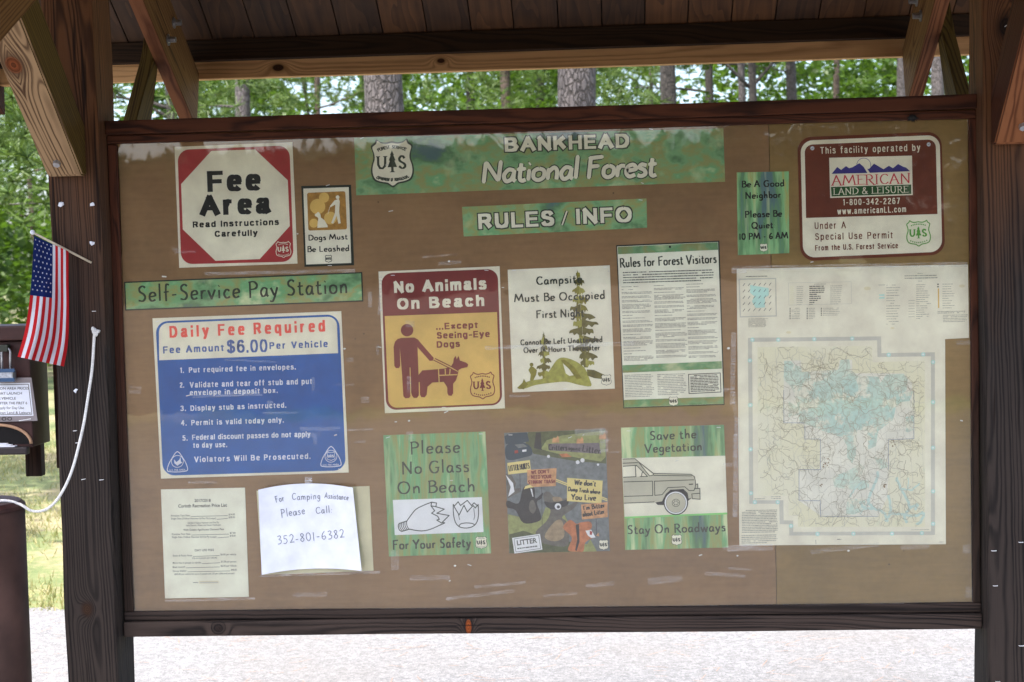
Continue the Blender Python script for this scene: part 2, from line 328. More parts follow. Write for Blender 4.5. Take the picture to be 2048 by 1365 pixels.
# ---------------------------------------------------------------- sign printing
def gl(s): return [[tuple(float(c) for c in p.split(',')) for p in st.lstrip('~').split()] if not st.startswith('~') else [tuple(v) for v in catmull([tuple(float(c) for c in p.split(',')) for p in st[1:].split()], 7)] for st in s.split('|')]
RAW = {
'A': (64, '0,0 30,100 62,-2|8,36 56,40'), 'B': (52, '9,0 10,100|~2,95 32,99 47,80 36,60 10,54|~10,54 44,52 55,27 38,4 2,2'),
'C': (62, '~60,84 42,98 18,88 5,50 18,10 42,2 62,18'), 'D': (68, '10,0 10,100|~2,97 38,97 65,66 60,26 36,4 3,2'), 'E': (50, '10,2 10,98|4,98 50,98|10,53 42,55|5,2 52,3'),
'F': (56, '10,-4 10,96|2,94 58,100|10,54 46,57'), 'G': (68, '~62,86 42,98 18,88 5,50 18,10 42,1 60,14|61,14 61,46|42,45 70,46'), 'H': (66, '8,0 8,98|58,0 58,98|8,52 58,54'), 'I': (20, '10,0 10,98'),
'K': (58, '9,0 9,100|50,100 10,46|24,60 58,-2'), 'L': (50, '10,100 10,3|5,3 52,4'), 'M': (90, '2,0 16,98 44,22 74,98 88,0'), 'N': (70, '8,-4 9,98 60,4 62,102'), 'O': (76, '~38,99 14,86 4,50 16,12 38,1 60,12 72,50 62,86 38,99'),
'P': (54, '10,-6 10,98|~2,95 34,98 52,76 42,54 10,48'), 'Q': (78, '~38,99 14,86 4,50 16,12 38,1 60,12 72,50 62,86 38,99|~40,20 60,0 80,-14'), 'R': (60, '10,-4 10,98|~2,95 34,98 50,76 42,54 10,50|~26,52 42,24 64,-6'),
'S': (50, '~46,88 30,99 12,86 14,64 36,46 44,24 30,3 4,8'), 'T': (62, '30,0 30,98|0,95 62,99'), 'U': (66, '~8,98 9,30 30,1 54,22 56,98'), 'V': (64, '0,100 30,0 64,102'), 'Y': (60, '0,98 30,46 62,102|30,46 29,-2'), 'W': (92, '0,98 22,0 46,80 66,0 92,100'),
'a': (46, '~40,50 20,56 5,30 14,2 32,10 40,40|~40,54 40,12 48,0'), 'b': (46, '8,110 8,2|~8,38 26,56 43,34 34,4 8,3'), 'c': (40, '~38,46 20,55 5,28 18,1 40,8'), 'd': (48, '~40,40 22,56 5,30 16,1 40,14|41,112 42,0'),
'e': (42, '~6,28 40,36 30,56 10,48 5,20 18,1 40,9'), 'f': (30, '~34,100 18,104 13,70 13,-4|0,54 30,57'), 'g': (46, '~40,48 20,56 5,32 16,8 36,16 40,50|~41,54 40,-10 24,-34 4,-24'), 'h': (46, '8,112 8,0|~8,34 26,56 38,40 39,0'),
'i': (18, '9,0 9,55|7,78 11,82'), 'j': (18, '~10,55 10,-16 -4,-30|8,78 12,82'), 'k': (42, '8,105 8,0|36,54 8,24|16,30 40,0'), 'l': (18, '9,112 9,0'), 'm': (72, '8,56 8,0|~8,36 24,56 36,40 36,0|~36,36 52,56 64,40 64,0'), 'n': (46, '8,56 8,0|~8,36 26,57 38,42 39,0'),
'o': (46, '~23,56 6,44 6,14 23,1 41,14 41,44 23,56'), 'p': (46, '8,56 8,-34|~8,36 26,57 43,34 32,3 8,6'), 'q': (46, '40,56 40,-34|~40,40 20,56 5,30 16,3 40,12'), 'r': (32, '8,56 8,0|~8,34 18,52 34,52'), 's': (36, '~34,50 16,56 8,42 28,28 32,10 18,1 3,6'),
't': (32, '~14,84 13,16 22,1 34,6|0,55 32,58'), 'u': (46, '~7,55 8,14 22,1 38,14|39,56 40,0'), 'v': (42, '1,55 20,0 42,58'), 'w': (64, '1,55 17,0 33,50 47,0 64,58'), 'x': (42, '2,55 40,0|38,55 2,0'), 'y': (44, '3,55 22,6|~42,57 26,0 12,-32 -4,-30'), 'z': (40, '3,53 38,54 3,2 40,3'),
'0': (50, '~25,98 7,80 5,30 25,1 45,28 44,78 25,98'), '1': (24, '12,0 13,98'), '2': (48, '~6,80 22,98 42,82 34,48 5,3|5,3 50,3'), '3': (46, '~6,90 28,98 40,80 18,54 42,42 34,8 4,2'), '4': (50, '30,98 4,30 48,32|36,70 36,0'), '5': (46, '42,98 12,96 10,58|~10,58 34,58 42,28 24,2 3,8'), '6': (46, '~36,96 12,64 6,24 24,1 42,18 36,42 10,34'), '8': (46, '~24,98 8,82 22,56 42,26 24,1 5,22 24,52 40,80 24,98'), '7': (44, '2,97 44,98 14,0'), '9': (44, '~40,70 22,50 6,70 20,96 40,84 38,30 28,0'),
'-': (34, '4,34 30,36'), ':': (18, '8,8 11,10|8,44 11,46'), '.': (16, '7,1 10,4'), "'": (14, '7,98 6,80'), '&': (70, '~62,0 30,56 18,82 32,98 42,82 12,38 10,10 34,1 62,42'), '/': (40, '2,-8 38,104'), '!': (16, '8,100 8,30|7,1 9,4'), ',': (14, '8,4 4,-14')}
GLY = {k: (wd, gl(s)) for k, (wd, s) in RAW.items()}
def stroke_text(s, gap=14, space=34):
    out = []; x = 0.0
    for ch in s:
        if ch == ' ': x += space; continue
        wd, sts = GLY[ch]
        out += [[(x + a, b) for a, b in st] for st in sts]; x += wd + gap
    return out, max(1, x - gap)
RAW2 = {
'A': (70, '0,0 35,100 70,0|14,32 56,32'), 'B': (60, '0,0 0,100 34,100 48,93 54,78 49,62 34,54 0,54|32,54 50,48 60,28 51,7 34,0 0,0'), 'C': (60, '~58,74 50,92 32,100 13,92 3,72 0,50 3,28 13,8 32,0 50,8 60,27'),
'D': (60, '0,0 0,100 28,100 46,93 57,73 60,50 57,27 46,7 28,0 0,0'), 'E': (50, '50,100 0,100 0,0 52,0|0,52 46,52'), 'F': (48, '50,100 0,100 0,0|0,50 44,50'), 'G': (64, '~60,76 50,93 32,100 13,92 3,72 0,50 3,28 13,8 32,0 50,6 62,22|62,0 62,46 36,46'),
'H': (58, '0,0 0,100|58,0 58,100|0,53 58,53'), 'I': (0, '0,0 0,100'), 'J': (40, '40,100 40,26 34,6 20,0 6,6 0,24'), 'K': (58, '0,0 0,100|56,100 0,40|22,62 58,0'), 'L': (46, '0,100 0,0 48,0'), 'M': (72, '0,0 0,100 36,18 72,100 72,0'), 'N': (58, '0,0 0,100 58,0 58,100'),
'O': (68, '~34,100 14,92 3,72 0,50 3,28 14,8 34,0 54,8 65,28 68,50 65,72 54,92 34,100'), 'P': (54, '0,0 0,100 34,100 48,93 54,75 48,57 34,49 0,49'), 'R': (58, '0,0 0,100 36,100 50,93 55,75 49,58 36,50 0,50|32,50 58,0'), 'S': (54, '~51,76 42,94 26,100 9,94 3,77 10,62 28,53 46,44 54,26 46,7 27,0 9,6 1,25'),
'T': (60, '30,0 30,100|0,100 60,100'), 'U': (56, '0,100 0,30 6,9 28,0 50,9 56,30 56,100'), 'V': (62, '0,100 31,0 62,100'), 'W': (88, '0,100 22,0 44,95 66,0 88,100'),
'a': (46, '~4,52 10,69 24,74 37,70 41,54 41,18 46,0|~41,42 20,38 4,28 2,14 10,2 24,1 41,18'), 'b': (46, '0,100 0,0|~0,36 8,64 24,73 40,64 46,36 40,8 24,0 8,8 0,36'), 'c': (42, '~42,52 36,68 22,73 7,64 0,36 7,8 22,0 36,5 43,21'), 'd': (46, '46,100 46,0|~46,36 38,64 22,73 6,64 0,36 6,8 22,0 38,8 46,36'),
'e': (45, '2,39 44,39|~45,39 40,64 23,73 7,64 0,36 7,8 23,0 36,3 43,12'), 'f': (28, '~32,99 22,100 13,95 11,80 11,60|11,72 11,0|0,70 28,70'), 'g': (46, '~46,36 38,64 22,73 6,64 0,36 6,8 22,0 38,8 46,36|~46,72 46,30 46,-8 38,-24 22,-28 5,-21'), 'h': (42, '0,0 0,100|~0,44 8,66 24,73 38,66 42,48 42,24 42,0'),
'i': (0, '0,0 0,66|0,95 0,98'), 'k': (42, '0,0 0,100|42,72 0,28|16,44 44,0'), 'l': (0, '0,0 0,100'), 'm': (72, '0,0 0,72|~0,48 8,66 22,73 33,66 36,48 36,24 36,0|~36,48 44,66 58,73 69,66 72,48 72,24 72,0'), 'n': (42, '0,0 0,72|~0,44 8,66 24,73 38,66 42,48 42,24 42,0'),
'o': (48, '~24,73 8,64 0,36 8,8 24,0 40,8 48,36 40,64 24,73'), 'p': (46, '0,72 0,-28|~0,36 8,64 24,73 40,64 46,36 40,8 24,0 8,8 0,36'), 'q': (46, '46,72 46,-28|~46,36 38,64 22,73 6,64 0,36 6,8 22,0 38,8 46,36'), 'r': (28, '0,0 0,72|~0,44 6,62 16,71 30,71'), 's': (42, '~40,55 34,69 20,73 7,68 3,55 11,45 28,38 41,30 42,14 34,3 20,0 6,4 1,18'),
't': (28, '~11,94 11,40 11,14 15,2 28,1|0,71 27,71'), 'u': (44, '~0,72 0,40 1,18 8,3 20,0 36,7 44,28|44,72 44,0'), 'v': (46, '0,72 23,0 46,72'), 'w': (68, '0,72 17,0 34,68 51,0 68,72'), 'x': (44, '0,72 44,0|44,72 0,0'), 'y': (46, '0,72 24,4|~46,72 26,8 18,-16 10,-27 -2,-26'), 'z': (40, '0,72 40,72 0,0 42,0'),
'0': (48, '~24,100 8,90 0,50 8,10 24,0 40,10 48,50 40,90 24,100'), '1': (20, '0,80 18,98 18,0'), '2': (50, '~2,74 8,93 25,100 42,93 48,76 40,56 20,34 2,2|2,0 50,0'), '3': (48, '~2,80 10,95 24,100 40,94 44,77 36,60 20,54|~20,54 40,48 48,28 40,7 24,0 8,5 0,22'), '4': (52, '38,0 38,100 0,32 52,32'), '5': (48, '44,100 8,100 4,52|~4,52 24,62 42,54 48,32 40,8 22,0 6,6 0,20'),
'6': (48, '~44,80 36,96 24,100 8,88 0,46 6,12 24,0 42,10 48,32 40,54 24,61 6,52 1,36'), '7': (46, '0,100 48,100 16,0'), '8': (48, '~24,100 8,93 4,76 12,58 36,46 48,27 40,6 24,0 8,6 0,27 12,46 36,58 44,76 40,93 24,100'), '9': (48, '~47,62 42,44 24,36 6,46 1,68 8,91 24,100 42,90 47,60 42,14 26,0 10,4 3,18'),
'.': (0, '0,0 0,5'), ':': (0, '0,0 0,5|0,55 0,60'), '-': (28, '0,38 28,38'), '/': (34, '0,-8 34,104'), '$': (54, '~51,76 42,94 26,100 9,94 3,77 10,62 28,53 46,44 54,26 46,7 27,0 9,6 1,25|27,-12 27,112')}
GLY2 = {k: (wd, gl(t)) for k, (wd, t) in RAW2.items()}
TXT = {}
dg = None
def font_text(s, offset=0.0, spacing=1.0):
    key = (s, offset, spacing)
    if key in TXT: return TXT[key]
    cu = bpy.data.curves.new('t', 'FONT'); cu.body = s; cu.offset = offset; cu.resolution_u = 3; cu.space_character = spacing; cu.size = 1
    o = bpy.data.objects.new('t', cu); COL.objects.link(o); bpy.context.view_layer.update()
    me = o.evaluated_get(bpy.context.evaluated_depsgraph_get()).to_mesh()
    V = [(v.co.x, v.co.y) for v in me.vertices]; F = [tuple(p.vertices) for p in me.polygons]
    bpy.data.objects.remove(o); bpy.data.curves.remove(cu)
    TXT[key] = (V, F); return V, F
CAPH = max(v[1] for v in font_text('H')[0])
def quad_uv(c, u, v):
    """c: TL, TR, BR, BL in photo pixels; u to the right, v downward"""
    (a, b, d, e) = c
    return ((a[0] * (1 - u) + b[0] * u) * (1 - v) + (e[0] * (1 - u) + d[0] * u) * v, (a[1] * (1 - u) + b[1] * u) * (1 - v) + (e[1] * (1 - u) + d[1] * u) * v)
def roundrect(c, rad, corners='1111', n=8):
    wpx = math.dist(c[0], c[1]); hpx = math.dist(c[0], c[3]); ru, rv = rad / wpx, rad / hpx; out = []
    for i, (cu, cv, a0) in enumerate(((ru, rv, 180), (1 - ru, rv, 270), (1 - ru, 1 - rv, 0), (ru, 1 - rv, 90))):
        if corners[i] == '1':
            for k in range(n + 1):
                a = math.radians(a0 + 90 * k / n); out.append(quad_uv(c, cu + ru * math.cos(a), cv + rv * math.sin(a)))
        else: out.append(c[i])
    return out
def inset(c, d):
    wpx = math.dist(c[0], c[1]); hpx = math.dist(c[0], c[3])
    return [quad_uv(c, d / wpx, d / hpx), quad_uv(c, 1 - d / wpx, d / hpx), quad_uv(c, 1 - d / wpx, 1 - d / hpx), quad_uv(c, d / wpx, 1 - d / hpx)]
class Sign:
    def __init__(s, name, label, cat, corners, Y=.0155, thick=.0012, mat='white', outline=None, group=None, panel='panel', edge=None):
        s.Y = Y; s.parts = {}; s.bump = 0
        bl, br = B(*corners[3], Y), B(*corners[2], Y)
        s.root = empty(name, (bl + br) / 2, label, cat, group)
        pts = [B(x, y, Y) for x, y in (outline or corners)]
        bm = bmesh.new(); f = bm.faces.new([bm.verts.new(p) for p in pts])
        r = bmesh.ops.extrude_face_region(bm, geom=[f])
        for v in r['geom']:
            if isinstance(v, bmesh.types.BMVert): v.co.y += thick
        bm_obj(panel, bm, mat if not isinstance(mat, str) else MI[mat], s.root)
    def buf(s, part): return s.parts.setdefault(part, dict(v=[], f=[], m=[], mats=[]))
    def mi(s, b, mat):
        mat = MI[mat] if isinstance(mat, str) else mat
        if mat not in b['mats']: b['mats'].append(mat)
        return b['mats'].index(mat)
    def y(s, layer):
        s.bump = (s.bump + 1) % 9
        return s.Y - .00028 * layer - s.bump * 2.8e-5
    def raw(s, part, mat, pts2, faces, layer, px=True):
        b = s.buf(part); yy = s.y(layer); o = len(b['v']); k = s.mi(b, mat)
        for p in pts2:
            q = B(p[0], p[1], s.Y) if px else Vector((p[0], 0, p[1])); b['v'].append((q.x, yy, q.z))
        for f in faces: b['f'].append(tuple(i + o for i in f)); b['m'].append(k)
    def poly(s, part, mat, pts, layer=1):
        s.raw(part, mat, pts, tessellate_polygon([[Vector((x, -y, 0)) for x, y in pts]]), layer)
    def rect(s, part, mat, c, layer=1, rad=0, corners='1111'): s.poly(part, mat, roundrect(c, rad, corners) if rad else c, layer)
    def circle(s, part, mat, c, r, layer=1, ry=None): s.poly(part, mat, [(c[0] + r * math.cos(a * math.pi / 12), c[1] + (ry or r) * math.sin(a * math.pi / 12)) for a in range(24)], layer)
    def line(s, part, mat, pts, wpx, layer=1, closed=False, cap=False, nib=None, cap2=None):
        """a drawn line, in photo pixels"""
        P = [Vector(p) for p in pts]; Q = [P[0]]
        for p in P[1:]:
            if (p - Q[-1]).length > .05: Q.append(p)
        P = Q; n = len(P)
        if n < 2: return
        if not closed:
            for i in range(1, n - 1):
                if (P[i] - P[i - 1]).normalized().dot((P[i + 1] - P[i]).normalized()) < .42:
                    h_ = wpx * .42 if not cap else 0; c2 = cap2 or (0, 0)
                    s.line(part, mat, P[:i + 1], wpx, layer, cap=cap, nib=nib, cap2=(c2[0], h_)); s.line(part, mat, P[i:], wpx, layer, cap=cap, nib=nib, cap2=(h_, c2[1])); return
        if cap2: P[0] = P[0] + (P[0] - P[1]).normalized() * cap2[0]; P[-1] = P[-1] + (P[-1] - P[-2]).normalized() * cap2[1]
        if cap and not closed:
            f1 = min(.4, wpx * .45 / max(.1, (P[1] - P[0]).length)); f2 = min(.4, wpx * .45 / max(.1, (P[-1] - P[-2]).length))
            P = [P[0], P[0].lerp(P[1], f1)] + P[1:-1] + [P[-1].lerp(P[-2], f2), P[-1]]; n = len(P)
        V = []; F = []
        for i, p in enumerate(P):
            a = P[(i - 1) % n] if (i or closed) else p; b = P[(i + 1) % n] if (i < n - 1 or closed) else p
            t1 = (p - a).normalized() if (p - a).length else (b - p).normalized(); t2 = (b - p).normalized() if (b - p).length else t1
            t = (t1 + t2); t = t.normalized() if t.length > .2 else t1
            nrm = Vector((-t.y, t.x)); k = 1 / max(.55, abs(nrm.dot(Vector((-t1.y, t1.x)))))
            hw = wpx / 2 * k
            if nib: hw = (abs(nrm.x) * nib[0] + abs(nrm.y) * nib[1]) / 2 * min(k, 1.25)
            if cap and not closed and i in (0, n - 1): hw *= .55
            V += [p + nrm * hw, p - nrm * hw]
        for i in range(n if closed else n - 1):
            j = (i + 1) % n; F.append((2 * i, 2 * i + 1, 2 * j + 1, 2 * j))
        s.raw(part, mat, V, F, layer)
    def frame(s, pts, p0, p1, cap, tw, jit=0.0, slant=0.0):
        a, b = Vector(p0), Vector(p1); d = b - a; L = d.length; d.normalize(); n = Vector((d.y, -d.x)); k = L / tw
        return lambda x, y: a + d * (x * k + y / 100 * cap * slant) + n * (y / 100 * cap)
    def hand(s, mat, txt, p0, p1, cap, wpx, layer=2, part='lettering', slant=0.0, gap=14, space=34, capd=False, nib=None, jit=0.0, serif=0.0):
        sts, tw = stroke_text(txt, gap, space); fr = s.frame(None, p0, p1, cap, tw, slant=slant); r = random.Random(txt)
        for st in sts:
            jx, jy = r.uniform(-jit, jit), r.uniform(-jit, jit)
            s.line(part, mat, [fr(x + jx, y + jy) for x, y in st], wpx, layer, cap=capd, nib=nib or (None if capd else (wpx * 1.18, wpx * .78)))
            if serif:
                for e in (st[0], st[-1]):
                    if abs(e[1]) < 8 or abs(e[1] - 98) < 8: s.line(part, mat, [fr(e[0] - 11, e[1]), fr(e[0] + 11, e[1])], serif, layer)
    def text(s, mat, txt, p0, p1, cap, layer=2, bold=0.0, part='lettering', spacing=1.0):
        V, F = font_text(txt, bold, spacing); x0 = min(v[0] for v in V); x1 = max(v[0] for v in V)
        fr = s.frame(None, p0, p1, cap, x1 - x0)
        s.raw(part, mat, [fr(x - x0, y / CAPH * 100) for x, y in V], F, layer)
    def bold(s, mat, txt, p0, p1, cap, wt, layer=2, part='lettering', gap=None, space=40, extra=0.0):
        """sign-painter's grotesque: even strokes wt pixels wide inside the cap height"""
        k = cap / 100; g = (wt / k) * 1.0 + 17 if gap is None else gap; x = 0; st_ = []
        for ch in txt:
            if ch == ' ': x += space + g * .35; continue
            wd, sts = GLY2[ch]; st_ += [[(x + a, b) for a, b in st] for st in sts]; x += wd + g
        tw = x - g; a, b = Vector(p0), Vector(p1); d = b - a; L = d.length; d.normalize(); n = Vector((d.y, -d.x)); kx = (L - wt) / tw
        for st in st_:
            def ext(e, f):
                vert = abs(e[1] - f[1]) > 2 * abs(e[0] - f[0]); hor = abs(e[1] - f[1]) < .3 * abs(e[0] - f[0])
                if len(st) == 2 and abs(e[1] - f[1]) < 8 and not hor: return wt / 2
                if vert and min(abs(e[1] - q_) for q_ in (0, 72, 100, -28)) < 2: return wt * .39
                return wt * .45 if hor and len(st) < 5 else 0
            s.line(part, mat, [a + d * (wt / 2 + x_ * kx) + n * (wt * .39 + y_ / 100 * (cap - wt * .78)) for x_, y_ in st], wt + extra, layer, cap2=(ext(st[0], st[1]) + extra / 2, ext(st[-1], st[-2]) + extra / 2), nib=(wt + extra, wt * .76 + extra))
    def greek(s, mat, x0, x1, y0, y1, n, hpx, slope=-.02, part='lettering', layer=2, ragged=.12, fill=.97, skew=0.0):
        """lines of print too small to read: words as short bars"""
        r = random.Random(x0 * 7 + y0)
        for i in range(n):
            y = y0 + (y1 - y0) * i / max(1, n - 1); x = x0 + skew * (y - y0); xe = x + (x1 - x0) * (1 - r.random() * ragged - (.35 * r.random() if i == n - 1 and n > 2 else 0))
            while x < xe:
                wl = min(r.uniform(2.2, 8.5), xe - x)
                if wl > 1 and r.random() < fill: s.line(part, mat, [(x, y + slope * (x - x0)), (x + wl, y + slope * (x + wl - x0))], hpx * r.uniform(.8, 1.1), layer)
                x += wl + .75
    def emblem(s, cx, cy, wpx, hpx, line, fill=None, layer=2, words=False, lw=None, tilt=-.03, part='emblem'):
        T = lambda x, y: (cx + x * wpx / 2 + y * hpx / 2 * .03, cy + y * hpx / 2 + x * wpx / 2 * tilt)
        half = [(0, -.90), (.28, -.86), (.55, -.9), (.72, -1), (.80, -.86), (.98, -.72), (.9, -.45), (.88, -.2), (.98, .1), (1, .4), (.88, .68), (.6, .8), (.25, .86), (0, 1)]
        out = half + [(-x, y) for x, y in half[-2:0:-1]]
        out = [tuple(v) for v in catmull(out, 3, True)]
        lw = lw or max(1.3, wpx * .035)
        if fill: s.poly(part, line, [T(x * 1.07, y * 1.07) for x, y in out], layer); s.poly(part, fill, [T(x * .99, y * .99) for x, y in out], layer + 1)
        else: s.line(part, line, [T(x, y) for x, y in out], lw, layer, closed=True)
        L = layer + 2
        s.poly(part, line, [T(x, y) for x, y in [(0, -.56), (.1, -.36), (.07, -.34), (.17, -.12), (.11, -.11), (.24, .18), (.06, .17), (.06, .34), (.14, .4), (-.14, .4), (-.06, .34), (-.06, .17), (-.24, .18), (-.11, -.11), (-.17, -.12), (-.07, -.34), (-.1, -.36)]], L)
        lk = lw * 1.25; nb = (lk * 1.25, lk * .6)
        U = [(-.7, -.3), (-.7, .05), (-.62, .2), (-.48, .22), (-.36, .1), (-.34, -.3)]
        s.line(part, line, [T(*p) for p in U], lk, L, nib=nb)
        for xx in (-.7, -.34): s.line(part, line, [T(xx - .1, -.3), T(xx + .1, -.3)], lk * .5, L)
        Sx = catmull([(.62, -.2), (.5, -.31), (.36, -.2), (.4, -.08), (.6, .04), (.64, .16), (.5, .24), (.34, .14)], 4)
        s.line(part, line, [T(*p) for p in Sx], lk, L, nib=nb)
        if words:
            for wd, y0, bow, span in (('FOREST SERVICE', -.6, -.1, .62), ('DEPARTMENT OF AGRICULTURE', .6, .14, .8)):
                for i, chh in enumerate(wd):
                    if chh == ' ': continue
                    t = (i / (len(wd) - 1) - .5) * 2; x = t * span; y = y0 + bow * (1 - t * t)
                    a = T(x - .05 * (14 / len(wd)), y + .05 - t * .03 * (1 if bow < 0 else -1)); b = T(x + .05 * (14 / len(wd)), y + .05 + t * .03 * (1 if bow < 0 else -1))
                    s.hand(line, chh, a, b, hpx * .062, max(.8, lw * .45), L, part=part)
        elif wpx > 20:
            for y0, bow, span in ((-.62, -.1, .58), (.58, .14, .68)):
                for i in range(9):
                    t = (i / 8 - .5) * 2; x = t * span; y = y0 + bow * (1 - t * t)
                    s.line(part, line, [T(x - .045, y), T(x + .045, y)], hpx * .05, L)
    def staples(s, *pts):
        for k, (x, y, a) in enumerate(pts): s.line('staple#%d' % k, 'boxwhite', [(x - 4 * math.cos(a), y - 4 * math.sin(a)), (x + 4 * math.cos(a), y + 4 * math.sin(a))], 1.1, 11)
    def build(s):
        base = s.root.location
        for part, b in s.parts.items():
            part = part.split('#')[0]; me = bpy.data.meshes.new(part); V = [(v[0] - base[0], v[1] - base[1], v[2] - base[2]) for v in b['v']]
            me.from_pydata(V, [], b['f'])
            me.polygons.foreach_set('material_index', b['m']); me.update()
            # print faces outward (towards -Y)
            bm = bmesh.new(); bm.from_mesh(me); bm.normal_update()
            bmesh.ops.reverse_faces(bm, faces=[f for f in bm.faces if f.normal.y > 0]); bm.to_mesh(me); bm.free()
            link(part, me, b['mats'], s.root)
        return s.root
def zoom(x0, y0, k): return lambda *p: ([(x0 + a / k, y0 + b / k) for a, b in p] if len(p) > 1 else (x0 + p[0][0] / k, y0 + p[0][1] / k))

# ---------------------------------------------------------------- ground
def ground_mat():
    mt, nt, bs = newmat('lawn_ground'); q = N(nt)
    pos = q.n('ShaderNodeNewGeometry').outputs['Position']
    a = q.noise(pos, .55, 5, .6); b = q.noise(pos, 14, 5, .7); c = q.noise(pos, 90, 3)
    f = q.math('ADD', q.math('MULTIPLY', a, .7), q.math('MULTIPLY', b, .3))
    col = q.ramp(f, [(.40, (.06, .10, .025)), (.48, (.12, .145, .05)), (.54, (.22, .19, .10)), (.62, (.30, .25, .16))])
    col = q.mix(q.math('MULTIPLY', c, .5), col, (.05, .055, .02))
    nt.links.new(col, bs.inputs['Base Color']); bs.inputs['Roughness'].default_value = .95
    nt.links.new(q.n('ShaderNodeBump', {'Height': b, 'Strength': .6, 'Distance': .03}).outputs[0], bs.inputs['Normal'])
    return mt
def gravel_mat():
    mt, nt, bs = newmat('pale_gravel'); q = N(nt)
    pos = q.n('ShaderNodeNewGeometry').outputs['Position']
    vo = q.n('ShaderNodeTexVoronoi', {'Vector': pos, 'Scale': 75.0}); a = q.noise(pos, 1.2, 4); b = q.noise(pos, 180, 3)
    t = q.n('ShaderNodeSeparateColor', {0: vo.outputs['Color']}).outputs[0]
    col = q.mix(t, (.106, .106, .109), (.185, .185, .19)); col = q.mix(q.math('MULTIPLY', q.step(b, .54, .64), .85), col, (.05, .05, .05)); col = q.mix(q.math('MULTIPLY', q.step(a, .45, .7), .35), col, (.12, .11, .10))
    yy = q.math('ADD', q.n('ShaderNodeSeparateXYZ', {0: pos}).outputs[1], q.math('MULTIPLY', q.noise(pos, .35, 4), 9.0))
    col = q.mix(q.math('SUBTRACT', 1.0, q.step(yy, -10.0, -2.5)), col, (.11, .095, .06))
    nt.links.new(col, bs.inputs['Base Color']); bs.inputs['Roughness'].default_value = .9
    nt.links.new(q.n('ShaderNodeBump', {'Height': vo.outputs['Distance'], 'Strength': .5, 'Distance': .006}).outputs[0], bs.inputs['Normal'])
    return mt
bm = bmesh.new(); bmesh.ops.create_grid(bm, x_segments=2, y_segments=2, size=700)
tag(bm_obj('ground', bm, ground_mat()), kind='structure')
bm = bmesh.new(); e = []
for i in range(401):
    x = -16 + 32 * i / 400; e.append((x, 3.30 + .06 * (x + 2.6) + .06 * math.sin(x * 5.1) + .05 * math.sin(x * 13.7) + .03 * math.sin(x * 31.0), .004))
bm.faces.new([bm.verts.new(p) for p in [(-16, -12.5, .004), (16, -12.5, .004)] + e[::-1]])
tag(bm_obj('gravel_pavement', bm, gravel_mat()), kind='structure')
bm = bmesh.new(); bm.faces.new([bm.verts.new((x, y, .005)) for x, y in ((-120, -140), (120, -140), (120, -14.5), (14, -13.6), (0, -13.9), (-13, -13.5), (-120, -15))])
tag(bm_obj('forest_floor', bm, paint('dark_ground_brown', (.075, .055, .038), .95, .3, 3)), kind='structure')  # unseen dark sheet behind the camera, added to dim the pane's reflection
# fallen pine needles on the pavement, grass blades on the lawn
M_needle = paint('fallen_pine_needle', (.30, .17, .10), .8); 
n = 420; c = np.stack([rng.uniform(-3.4, 1.8, n), rng.uniform(1.6, 3.4, n), np.full(n, .0075)], 1)
a = rng.normal(.4, .7, n); L = rng.uniform(.02, .06, n); d = np.stack([np.cos(a), np.sin(a), 0 * a], 1); pr = np.stack([-np.sin(a), np.cos(a), 0 * a], 1) * .0009
tag(quads_obj('fallen_needles', np.stack([c - d * L[:, None] - pr, c + d * L[:, None] - pr, c + d * L[:, None] + pr, c - d * L[:, None] + pr], 1), M_needle), kind='stuff')
def leaf_mat(name, c1, c2, trans=.4, rough=.5):
    mt, nt, bs = newmat(name); nt.nodes.remove(bs); q = N(nt)
    t = q.n('ShaderNodeAttribute', attribute_name='tint').outputs['Fac']
    col = q.mix(t, c1, c2)
    df = q.n('ShaderNodeBsdfDiffuse', {'Color': col}); tl = q.n('ShaderNodeBsdfTranslucent', {'Color': q.mix(.5, col, (c2[0] * 1.5, c2[1] * 1.6, c2[2] * .7))})
    gz = q.n('ShaderNodeBsdfGlossy', {'Color': (1, 1, 1, 1), 'Roughness': rough})
    mx = q.n('ShaderNodeMixShader', {0: trans, 1: df.outputs[0], 2: tl.outputs[0]}); m2 = q.n('ShaderNodeMixShader', {0: .015, 1: mx.outputs[0], 2: gz.outputs[0]})
    nt.links.new(m2.outputs[0], nt.nodes['Material Output'].inputs[0]); return mt
ML = leaf_mat('broad_leaf', (.009, .030, .005), (.062, .115, .015)); MN = leaf_mat('pine_needle_leaf', (.02, .048, .012), (.085, .13, .034), .25); MLD = leaf_mat('dark_leaf', (.02, .045, .014), (.05, .085, .025), .2); MGR = leaf_mat('grass_blade', (.13, .165, .05), (.36, .31, .16), .3)
n = 26000; x = rng.uniform(-6.5, -1.6, n); y = 3.22 + .06 * (x + 2.6) + rng.random(n) ** 1.3 * 8.5
keep = (np.sin(x * 1.7 + y * 2.3) + np.sin(y * 1.9 - x * .8) + rng.normal(0, .7, n)) > -.75; x, y = x[keep], y[keep]; n = len(x)
h = rng.uniform(.02, .06, n); a = rng.uniform(0, 6.28, n); wv = np.stack([np.cos(a), np.sin(a), 0 * a], 1) * .004; b0 = np.stack([x, y, 0 * x], 1); tip = b0 + np.stack([rng.normal(0, .018, n), rng.normal(0, .018, n), h], 1)
tag(quads_obj('grass', np.stack([b0 - wv, b0 + wv, tip + wv * .2, tip - wv * .2], 1), MGR, tint=rng.random(n)), kind='stuff')

